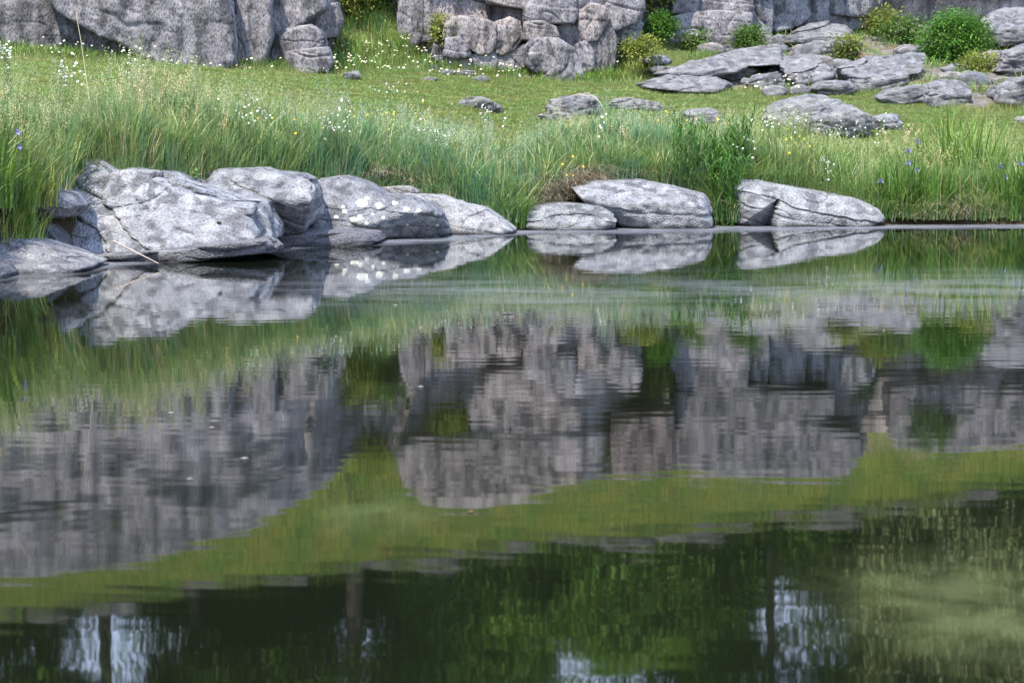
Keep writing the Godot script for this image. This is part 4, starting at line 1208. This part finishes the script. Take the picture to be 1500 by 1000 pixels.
	for k in 180:
		var b := Builder.new()
		var px := rng.randf_range(985, 1092)
		if rng.randf() < 0.45: px = rng.randf_range(1035, 1090)
		var dd := rng.randf_range(30.0, 31.3)
		if px > 1046 and px < 1082: dd = rng.randf_range(29.55, 31.0)
		var foot := Vector3((px - 750.0) / F * dd, 0, -dd)
		foot.y = ground_h(foot.x, dd)
		foot -= t.position
		var h := rng.randf_range(0.55, 0.95)
		var az := rng.randf() * TAU
		var tip := foot + Vector3(cos(az) * 0.15, h, sin(az) * 0.15)
		var col := vary(Color(0.075, 0.165, 0.03), 0.25)
		b.tube([foot, foot.lerp(tip, 0.5) - Vector3(cos(az), 0, sin(az)) * 0.02, tip], [0.005, 0.004, 0.002], col, 4)
		for j in 12:
			var f := 0.12 + 0.88 * j / 12.0
			var a := rng.randf() * TAU
			b.blade(foot.lerp(tip, f), a, rng.randf_range(0.14, 0.26), rng.randf_range(0.014, 0.024), rng.randf_range(0.7, 1.5), rng.randf_range(0.4, 0.95), vary(col, 0.12), 4)
		put("reed", b.mesh(), mat.leaf, t)
	tag(t, "dense dark green leafy reeds hanging between two big shore rocks", "reeds")
	# single dry stems
	for q in [[[[135, 215], [131, 150], [118, 60], [109, 10]], 25.8, "tall pale dry grass stem rising above the left bank"], [[[137, 200], [141, 160], [144, 138]], 25.8, "short pale dry stem beside the tall one"], [[[300, 205], [306, 150], [308, 128]], 27.0, "thin dry stem standing above the long slab"]]:
		var path := []
		var radii := []
		for e in q[0]:
			path.append(pt(e[0], e[1], q[1])); radii.append(0.0075 - 0.0045 * path.size() / q[0].size())
		path.push_front(Vector3(path[0].x, ground_h(path[0].x, q[1]) - 0.02, path[0].z)); radii.push_front(0.0075)
		var b := Builder.new()
		var origin: Vector3 = path[0]
		for k in path.size(): path[k] -= origin
		b.tube(path, radii, Color(0.50, 0.42, 0.27), 5)
		for k in 8:
			b.leaf(path[-1] - (path[-1] - path[-2]) * rng.randf() * 0.35, Vector3(rng.randf_range(-0.5, 0.5), 1, rng.randf_range(-0.5, 0.5)).normalized(), Vector3(0.2, 0.1, 1), 0.05, 0.008, Color(0.42, 0.34, 0.2))
		tag(put("dry_stalk", b.mesh(), mat.dry, null, origin), q[2], "dry stem", "dry stems on the bank")
	# dark twiggy stalk and the weed on the rock
	var st := base("dock_stalk", Vector3(pt(198, 165, 27.5).x, ground_h(pt(198, 165, 27.5).x, 27.5), -27.5))
	var bb := Builder.new()
	var pa := []
	for e in [[194, 170], [203, 140], [212, 112], [216, 100]]: pa.append(pt(e[0], e[1], 27.5) - st.position)
	pa.push_front(Vector3.ZERO)
	bb.tube(pa, [0.009, 0.008, 0.007, 0.005, 0.003], Color(0.09, 0.06, 0.03), 5)
	put("stem", bb.mesh(), mat.dry, st)
	for k in 14:
		var lb := Builder.new()
		var f := rng.randf()
		var at: Vector3 = pa[1].lerp(pa[2], f * 2.0) if f < 0.5 else pa[2].lerp(pa[4], f * 2.0 - 1.0)
		lb.leaf(at, Vector3(rng.randf_range(-1, 1), 0.5, rng.randf_range(-0.6, 0.6)).normalized(), Vector3(0, 0.3, 1), 0.09, 0.03, vary(Color(0.055, 0.07, 0.025), 0.2))
		put("leaf", lb.mesh(), mat.leaf, st)
	tag(st, "dark twiggy stalk with small leaves standing above the left bank", "weed")
	var wp := pt(290, 278, 24.9)
	var wd := base("leafy_weed", wp)
	var wb := Builder.new()
	var wtop := pt(287, 250, 24.8) - wp
	wb.tube([Vector3(0, -0.05, 0), wtop * 0.5, wtop], [0.006, 0.005, 0.003], Color(0.13, 0.2, 0.06), 5)
	put("stem", wb.mesh(), mat.leaf, wd)
	for k in 16:
		var lb := Builder.new()
		var f := 0.2 + 0.8 * k / 16.0
		var a := k * 2.4
		lb.leaf(wtop * f, Vector3(cos(a), 0.35, sin(a)).normalized(), Vector3.UP, 0.15, 0.03, vary(Color(0.13, 0.25, 0.06), 0.15))
		put("leaf", lb.mesh(), mat.leaf, wd)
	tag(wd, "bright green weed with narrow leaves rooted in the rock crevice", "weed")
	# twigs that lie about
	for q in [[[[165, 352], [200, 370], [232, 386]], 22.0, "pale dry stalk lying across the damp rock apron to the water"], [[[838, 140], [862, 136], [880, 150]], 0.0, "bleached twig lying on top of the dark lawn boulder"], [[[846, 139], [872, 141], [884, 158]], 0.0, "second bleached twig on the dark lawn boulder"]]:
		var d: float = q[1]
		if d == 0.0: d = -on_ground(824, 166, 0.0, 32.0).z - 0.35
		var path := []
		for k in q[0].size(): path.append(pt(q[0][k][0], q[0][k][1], d - 0.25 * k))
		var b := Builder.new()
		b.tube(path, [0.007, 0.006, 0.004], Color(0.42, 0.36, 0.28), 5)
		tag(put("dry_twig", b.mesh(), mat.dry), q[2], "twig")
	# flecks floating on the water
	for q in [[358, 675, 6, 0], [310, 629, 5, 1], [277, 706, 5, 1], [250, 607, 5, 0], [616, 568, 5, 0], [744, 460, 9, 2], [675, 497, 4, 3], [690, 755, 5, 3], [579, 447, 4, 0], [1295, 485, 2, 1]]:
		var d: float = F * EYE / (q[1] - 169.0)
		var p := pt(q[0], q[1], d)
		p.y = 0.004
		var r: float = q[2] / F * d
		var b := Builder.new()
		var col: Color = [Color(0.17, 0.165, 0.14), Color(0.15, 0.12, 0.10), Color(0.03, 0.025, 0.02), Color(0.10, 0.055, 0.035)][q[3]]
		b.add(Vector3(0, 0.006, 0), Vector3.UP, col)
		for k in 10:
			var a := TAU * k / 10.0
			b.add(Vector3(cos(a) * r, 0, sin(a) * r * 0.8) * (1.0 + 0.2 * fine.get_noise_2d(k * 9.0, q[0])), (Vector3.UP * 2.0 + Vector3(cos(a), 0, sin(a))).normalized(), col)
		for k in 10: b.tri(0, 1 + (k + 1) % 10, 1 + k)
		tag(put("floating_leaf", b.mesh(), mat.dry, null, p), ["pale fleck floating on the water", "pinkish dead leaf floating on the water", "dark scrap floating on the pale film band", "reddish dead leaf floating on the water"][q[3]] + (" over the mirrored left cliff" if q[0] < 460 else " in the middle of the pond" if q[0] < 1000 else " in front of the irises"), "leaf", "flecks floating on the pond")

# ------------------------------------------------------------------ trees and shrubs
func spray(leaves: int, size: float, radius: float, col: Color, hang: float) -> ArrayMesh:
	var b := Builder.new()
	for k in leaves:
		var p := Vector3(rng.randfn(), rng.randfn() * 0.6, rng.randfn()) * radius * 0.5
		var along := (p.normalized() + Vector3(rng.randf_range(-0.6, 0.6), -hang, rng.randf_range(-0.6, 0.6))).normalized()
		b.leaf(p, along, Vector3(rng.randf_range(-0.5, 0.5), 1, rng.randf_range(-0.5, 0.5)), size * rng.randf_range(0.7, 1.3), size * rng.randf_range(0.4, 0.7), vary(col, 0.2), 0.12)
	return b.mesh()

func gap(p: Vector3) -> bool:      # openings between the crowns where the sky shows through
	var x := p.x / -p.z
	var y := (p.y + EYE) / -p.z
	var e := 0.03 * fbm.get_noise_2d(x * 90.0, y * 90.0)
	for g in [[-0.182, 0.245, 0.014, 0.020], [0.025, 0.252, 0.014, 0.012], [0.122, 0.222, 0.020, 0.024], [0.205, 0.168, 0.010, 0.006], [0.165, 0.195, 0.006, 0.005], [-0.08, 0.262, 0.01, 0.008]]:
		if pow((x - g[0] + e) / g[2], 2.0) + pow((y - g[1] + e) / g[3], 2.0) < 1.0: return true
	return false

func tree(called: String, foot: Vector3, h: float, crown_r: float, crown_low: float, trunk_r: float, sprays: Array, count: int, label: String, category := "tree", group := "trees above the cliff", bark := Color(0.09, 0.07, 0.055)) -> void:
	var t := base(called, foot)
	var b := Builder.new()
	var lean := Vector3(rng.randf_range(-0.05, 0.05), 0, rng.randf_range(-0.05, 0.05)) * h
	var path := []; var radii := []
	for k in 8:
		var f := k / 7.0
		path.append(Vector3(0, -0.3 + h * 0.9 * f, 0) + lean * f * f + Vector3(sin(f * 5.0), 0, cos(f * 4.0)) * 0.05)
		radii.append(trunk_r * (1.25 - 1.1 * f) if k > 0 else trunk_r * 1.5)
	b.tube(path, radii, bark, 9)
	put("trunk", b.mesh(), mat.bark, t)
	var places := []; var tints := []
	for k in int(4 + h * 0.7):
		var f := rng.randf_range(0.25, 0.9)
		var at: Vector3 = path[int(f * 7.0)]
		var a := rng.randf() * TAU
		var length := crown_r * rng.randf_range(0.6, 1.0)
		var tip := at + Vector3(cos(a), rng.randf_range(-0.05, 0.5), sin(a)) * length
		var lb := Builder.new()
		lb.tube([at, at.lerp(tip, 0.5) + Vector3(0, 0.12 * length, 0), tip], [trunk_r * 0.4, trunk_r * 0.22, 0.015], bark, 5)
		put("limb", lb.mesh(), mat.bark, t)
		for j in int(count / 20.0):
			var q := at.lerp(tip, rng.randf_range(0.35, 1.1)) + Vector3(rng.randfn(), rng.randfn() * 0.7, rng.randfn()) * 0.35
			if gap(q + foot): continue
			places.append(Transform3D(Basis(Vector3.UP, rng.randf() * TAU) * rng.randf_range(0.7, 1.2), q))
			var j2 := rng.randf_range(0.75, 1.2)
			tints.append(Color(j2, j2, j2))
	while places.size() < count:
		var a := rng.randf() * TAU
		var f := rng.randf()
		var y := lerpf(crown_low, h, f)
		var rr := crown_r * sqrt(maxf(0.05, 1.0 - pow(absf(2.0 * f - 0.8) / 1.25, 2.0))) * sqrt(rng.randf())
		var q := Vector3(cos(a) * rr, y, sin(a) * rr) + lean * f
		if gap(q + foot): continue
		if fbm.get_noise_3dv((q + foot) * 0.55) < -0.06 and rng.randf() < 0.8: continue
		places.append(Transform3D(Basis(Vector3.UP, rng.randf() * TAU) * rng.randf_range(0.7, 1.2), q))
		var j := rng.randf_range(0.75, 1.2)
		tints.append(Color(j, j, j))
	var halves := [[], []]
	var ht := [[], []]
	for k in places.size():
		halves[k % 2].append(places[k]); ht[k % 2].append(tints[k])
	var crown := Node3D.new()
	crown.name = "crown"
	t.add_child(crown)
	for k in 2:
		var o := many("leaves", sprays[k % sprays.size()], mat.foliage, halves[k], ht[k], crown)
		o.set_meta("kind", "stuff")
	tag(t, label, category, group)

func bush(called: String, at: Vector3, size: Vector3, sprays: Array, count: int, label: String, group := "") -> void:
	var t := base(called, at)
	var b := Builder.new()
	for k in 7:
		var a := TAU * k / 7.0
		b.tube([Vector3.ZERO, Vector3(cos(a) * size.x * 0.25, size.y * 0.35, sin(a) * size.z * 0.25), Vector3(cos(a) * size.x * 0.4, size.y * 0.8, sin(a) * size.z * 0.4)], [0.02, 0.014, 0.005], Color(0.1, 0.08, 0.05), 5)
	put("stem", b.mesh(), mat.bark, t)
	var places := []; var tints := []
	while places.size() < count:
		var u := Vector3(rng.randf_range(-1, 1), rng.randf_range(-1, 1), rng.randf_range(-1, 1))
		if u.length() > 1.0: continue
		u *= pow(u.length(), -0.35)
		u *= 1.0 + 0.25 * fbm.get_noise_3dv(u * 2.0 + at)
		places.append(Transform3D(Basis(Vector3.UP, rng.randf() * TAU) * rng.randf_range(0.7, 1.2), Vector3(u.x * size.x * 0.5, size.y * (0.5 + 0.48 * u.y), u.z * size.z * 0.5)))
		var j := rng.randf_range(0.8, 1.2)
		tints.append(Color(j, j, j))
	var o := many("foliage", sprays[0], mat.foliage, places, tints, t)
	o.set_meta("kind", "stuff")
	tag(t, label, "bush", group)

func build_trees() -> void:
	rng.seed = 17
	var dark := [spray(44, 0.19, 0.62, Color(0.075, 0.14, 0.035), 0.3), spray(44, 0.18, 0.62, Color(0.095, 0.18, 0.04), 0.3)]
	var mid := [spray(44, 0.17, 0.6, Color(0.17, 0.31, 0.06), 0.3), spray(44, 0.16, 0.6, Color(0.20, 0.34, 0.07), 0.3)]
	var pale := [spray(44, 0.16, 0.6, Color(0.24, 0.29, 0.12), 0.9), spray(44, 0.15, 0.6, Color(0.28, 0.33, 0.15), 0.9)]
	var S := [dark, mid, pale]
	# mirrored pixel x of the trunk, depth, height, crown radius, crown low, trunk radius, leaves, count, label
	for q in [
		[-60, 60.0, 11.0, 3.2, 1.5, 0.2, 0, 420, "dark tree at the picture's edge above the cliff"],
		[40, 63.0, 9.0, 2.4, 0.8, 0.15, 1, 300, "bushy green tree beside the bare dark trunk"],
		[140, 58.6, 12.0, 2.6, 4.6, 0.15, 1, 260, "tree with a straight bare dark trunk above the wall's end"],
		[275, 61.0, 12.0, 2.8, 2.2, 0.17, 0, 380, "dark tree with a thin trunk left of the grey one"],
		[390, 66.0, 12.0, 3.4, 0.6, 0.2, 0, 460, "broad dark tree filling the gap left of the grey trunk"],
		[515, 59.0, 13.0, 3.2, 2.6, 0.21, 0, 420, "dark tree with a thick grey trunk above the gully"],
		[610, 66.0, 10.0, 2.8, 0.5, 0.18, 0, 420, "dark tree right of the thick grey trunk"],
		[700, 60.0, 6.0, 2.2, 0.2, 0.12, 1, 330, "bright green leafy tree low over the wall"],
		[800, 61.0, 5.2, 2.0, 0.2, 0.12, 1, 300, "small bright green tree over the pale bulging block"],
		[905, 60.0, 4.2, 2.0, 0.1, 0.12, 1, 330, "low spreading green tree in the middle above the wall"],
		[960, 64.0, 10.0, 2.6, 0.6, 0.18, 0, 430, "dark tree right of the open patch of sky"],
		[1060, 61.0, 5.0, 2.1, 0.2, 0.14, 1, 320, "green tree under the broken patch of sky"],
		[1180, 66.0, 5.4, 2.4, 0.2, 0.15, 0, 330, "dark low tree below the broken patch of sky"],
		[1130, 60.0, 12.0, 2.6, 5.2, 0.14, 0, 150, "thinly leaved tree whose branches cross the broken patch of sky"],
		[1275, 60.5, 9.5, 2.6, 0.4, 0.18, 0, 460, "dense dark tree left of the pale willow"],
		[1400, 57.6, 9.0, 2.2, 0.2, 0.16, 2, 420, "pale hanging willow-like tree at the right"],
		[1455, 59.0, 11.0, 2.4, 3.0, 0.17, 0, 260, "dark-trunked tree behind the pale willow-like tree"],
		[1520, 57.4, 8.0, 2.2, 0.2, 0.15, 2, 400, "pale hanging willow-like tree cut by the picture's edge"],
		[1600, 62.0, 11.0, 3.0, 0.8, 0.2, 0, 400, "dark tree beyond the picture's edge above the right cliff"],
	]:
		var x: float = (q[0] - 750.0) / F * q[1]
		tree("broadleaf_tree" if q[6] < 2 else "willow_tree", Vector3(x, ground_h(x, q[1]), -q[1]), q[2], q[3], q[4], q[5], S[q[6]], int(q[7] * 2.4), q[8])
	# undergrowth below the trees
	for q in [[-40, 62.0, 2.6, 0], [40, 64.0, 2.4, 1], [95, 66.0, 1.8, 0], [215, 64.0, 2.6, 1], [265, 62.5, 2.2, 0], [330, 63.5, 3.2, 1], [395, 62.0, 2.8, 0], [450, 64.5, 3.4, 1], [560, 63.0, 3.2, 0], [620, 62.0, 2.6, 0], [1010, 63.0, 2.4, 0], [1240, 63.0, 2.8, 0], [1330, 62.0, 2.4, 1], [1480, 63.0, 2.6, 0]]:
		var x: float = (q[0] - 750.0) / F * q[1]
		bush("undergrowth_bush", Vector3(x, ground_h(x, q[1]), -q[1]), Vector3(q[2] * 1.15, q[2], q[2] * 0.8), S[q[3]], int(q[2] * q[2] * 32.0), "%s undergrowth bush %s" % ["dark" if q[3] == 0 else "green", {-40: "at the picture's edge below the trees", 40: "left of the bare dark trunk", 95: "just left of the bare dark trunk", 215: "right of the bare dark trunk", 265: "at the foot of the thin-trunked dark tree", 330: "between the thin trunk and the grey one", 395: "under the broad dark tree", 450: "left of the thick grey trunk", 560: "right of the thick grey trunk", 620: "left of the low bright tree", 1010: "right of the dark middle tree", 1240: "at the foot of the dense dark tree", 1330: "left of the pale willow", 1480: "between the two pale willows"}[q[0]]], "undergrowth below the trees")
	# shrubs on and below the cliff
	var fresh := [spray(26, 0.06, 0.2, Color(0.09, 0.20, 0.03), 0.0)]
	var yellow := [spray(26, 0.07, 0.22, Color(0.20, 0.23, 0.05), 0.0)]
	var weeds := [spray(26, 0.07, 0.22, Color(0.10, 0.18, 0.04), 0.0)]
	for q in [
		[1398, 112, 45.0, Vector3(1.3, 1.25, 1.1), fresh, 620, "rounded bright green bush among the ledges"],
		[1320, 75, 47.6, Vector3(0.9, 0.7, 0.7), weeds, 110, "loose green weeds left of the rounded bright bush"],
		[1290, 55, 48.2, Vector3(0.5, 0.6, 0.5), yellow, 60, "yellowish weeds by the dark broken cliff blocks"],
		[510, 25, 46.0, Vector3(0.9, 0.9, 0.8), yellow, 130, "yellow-green shrub on the left side of the gully"],
		[556, 20, 46.6, Vector3(1.1, 1.0, 0.9), weeds, 150, "green shrub at the head of the gully"],
		[648, 62, 45.0, Vector3(0.45, 0.5, 0.4), yellow, 50, "yellow-green weed in the cleft of the buttress"],
		[968, 52, 46.8, Vector3(0.5, 0.4, 0.4), fresh, 70, "bright green weed beside the grey ledge block"],
		[940, 80, 45.4, Vector3(0.6, 0.28, 0.4), yellow, 40, "yellowing weed at the right foot of the buttress"],
		[1020, 68, 46.9, Vector3(0.5, 0.22, 0.35), weeds, 30, "bluish-green weed at the foot of the grey ledge block"],
		[1100, 66, 47.0, Vector3(0.5, 0.28, 0.35), weeds, 60, "green weed between the ledge block and the high slab"],
		[1240, 86, 44.9, Vector3(0.5, 0.4, 0.4), yellow, 50, "yellow-green weed behind the big tilted slab"],
		[1440, 120, 43.6, Vector3(0.9, 0.5, 0.6), yellow, 80, "yellowish scrub right of the rounded bright bush"],
	]:
		var p := pt(q[0], q[1], q[2] - (1.7 if q[0] > 900 and q[2] > 45.0 else 0.7))
		bush("bush", p, q[3], q[4], q[5], q[6], "shrubs on the cliff and ledges")
	for q in [[545, 660, 46.0, 0.9, "green shrub hanging at the top of the gully, mirrored in the water"], [450, 620, 45.3, 0.5, "small shrub high on the cliff left of the gully, mirrored in the water"], [655, 615, 44.9, 0.55, "shrub growing above the pale bulging block, mirrored in the water"], [945, 560, 46.2, 0.9, "bright green shrub on a ledge in mid cliff, mirrored in the water"], [940, 610, 46.0, 0.6, "green shrub under the one in mid cliff, mirrored in the water"], [870, 660, 45.2, 0.5, "yellow-green shrub at the cliff's upper rim, mirrored in the water"], [1360, 620, 47.0, 1.0, "green shrub on the right cliff top, mirrored in the water"], [1260, 560, 47.4, 0.6, "yellow-green shrub beside the bluish block, mirrored in the water"]]:
		var p := rf(q[0], q[1], q[2])
		var s: float = q[3]
		bush("bush", p - Vector3(0, s * 0.5, 0), Vector3(s * 1.2, s, s), weeds if q[0] % 2 == 0 else yellow, int(130 * s), q[4], "shrubs on the cliff and ledges")

# ------------------------------------------------------------------ start
func _ready() -> void:
	var cam := Camera3D.new()
	cam.name = "camera"
	cam.position = Vector3(0, EYE, 0)
	cam.rotation = Vector3(-TILT, 0, 0)
	cam.fov = rad_to_deg(2.0 * atan(500.0 / F))
	cam.near = 0.1
	cam.far = 2000.0
	cam.current = true
	var optics := CameraAttributesPhysical.new()     # a long lens focused on the far shore
	optics.frustum_focal_length = 12.0 / (500.0 / F)
	optics.frustum_focus_distance = 31.0
	optics.frustum_near = 0.1
	optics.frustum_far = 2000.0
	optics.exposure_aperture = 5.6
	cam.attributes = optics
	add_child(cam)
	var env := Environment.new()
	env.background_mode = Environment.BG_SKY
	var sky := Sky.new()
	var ps := ProceduralSkyMaterial.new()
	ps.sky_top_color = Color(0.60, 0.70, 0.88)
	ps.sky_horizon_color = Color(0.86, 0.90, 0.98)
	ps.ground_bottom_color = Color(0.2, 0.22, 0.15)
	ps.ground_horizon_color = Color(0.5, 0.52, 0.45)
	ps.sky_curve = 0.18
	ps.sun_angle_max = 20.0
	sky.sky_material = ps
	env.sky = sky
	env.background_energy_multiplier = 1.5
	env.tonemap_mode = Environment.TONE_MAPPER_LINEAR
	env.tonemap_exposure = 2.5
	env.sdfgi_enabled = true
	env.ssao_enabled = true
	env.ssil_enabled = true
	var we := WorldEnvironment.new()
	we.name = "environment"
	we.environment = env
	add_child(we)
	var sun := DirectionalLight3D.new()
	sun.name = "sun"
	sun.light_energy = 1.15
	sun.light_color = Color(1.0, 0.96, 0.9)
	sun.light_angular_distance = 0.6
	sun.shadow_enabled = true
	add_child(sun)
	sun.look_at_from_position(Vector3.ZERO, -Vector3(-0.25, 0.86, 0.42), Vector3.UP)
	# noise
	fbm.seed = 1; fbm.frequency = 1.0; fbm.fractal_octaves = 4; fbm.noise_type = FastNoiseLite.TYPE_SIMPLEX_SMOOTH
	fine.seed = 2; fine.frequency = 1.0; fine.fractal_type = FastNoiseLite.FRACTAL_NONE; fine.noise_type = FastNoiseLite.TYPE_SIMPLEX
	ridge.seed = 3; ridge.frequency = 1.0; ridge.fractal_type = FastNoiseLite.FRACTAL_NONE; ridge.noise_type = FastNoiseLite.TYPE_SIMPLEX_SMOOTH
	cell.seed = 4; cell.frequency = 1.0; cell.fractal_type = FastNoiseLite.FRACTAL_NONE; cell.noise_type = FastNoiseLite.TYPE_CELLULAR
	make_tables()
	rock_textures()
	mat.rock = rock_material(Vector3(0.55, 1.25, 0.55), 2.6)
	mat.cliff = rock_material(Vector3(0.5, 0.22, 0.5), 2.2)
	mat.leaf = leaf_material(0.75)
	mat.foliage = leaf_material(0.85, 0.5)
	mat.petal = leaf_material(0.5, 0.8)
	mat.dry = leaf_material(0.2, 0.8)
	mat.bark = leaf_material(0.0, 0.95)
	mat.crust = leaf_material(0.0, 0.95)
	build_water()
	build_ground()
	build_cliff()
	build_rocks()
	rubble()
	build_trees()
	scatter_grass()
	flowers()
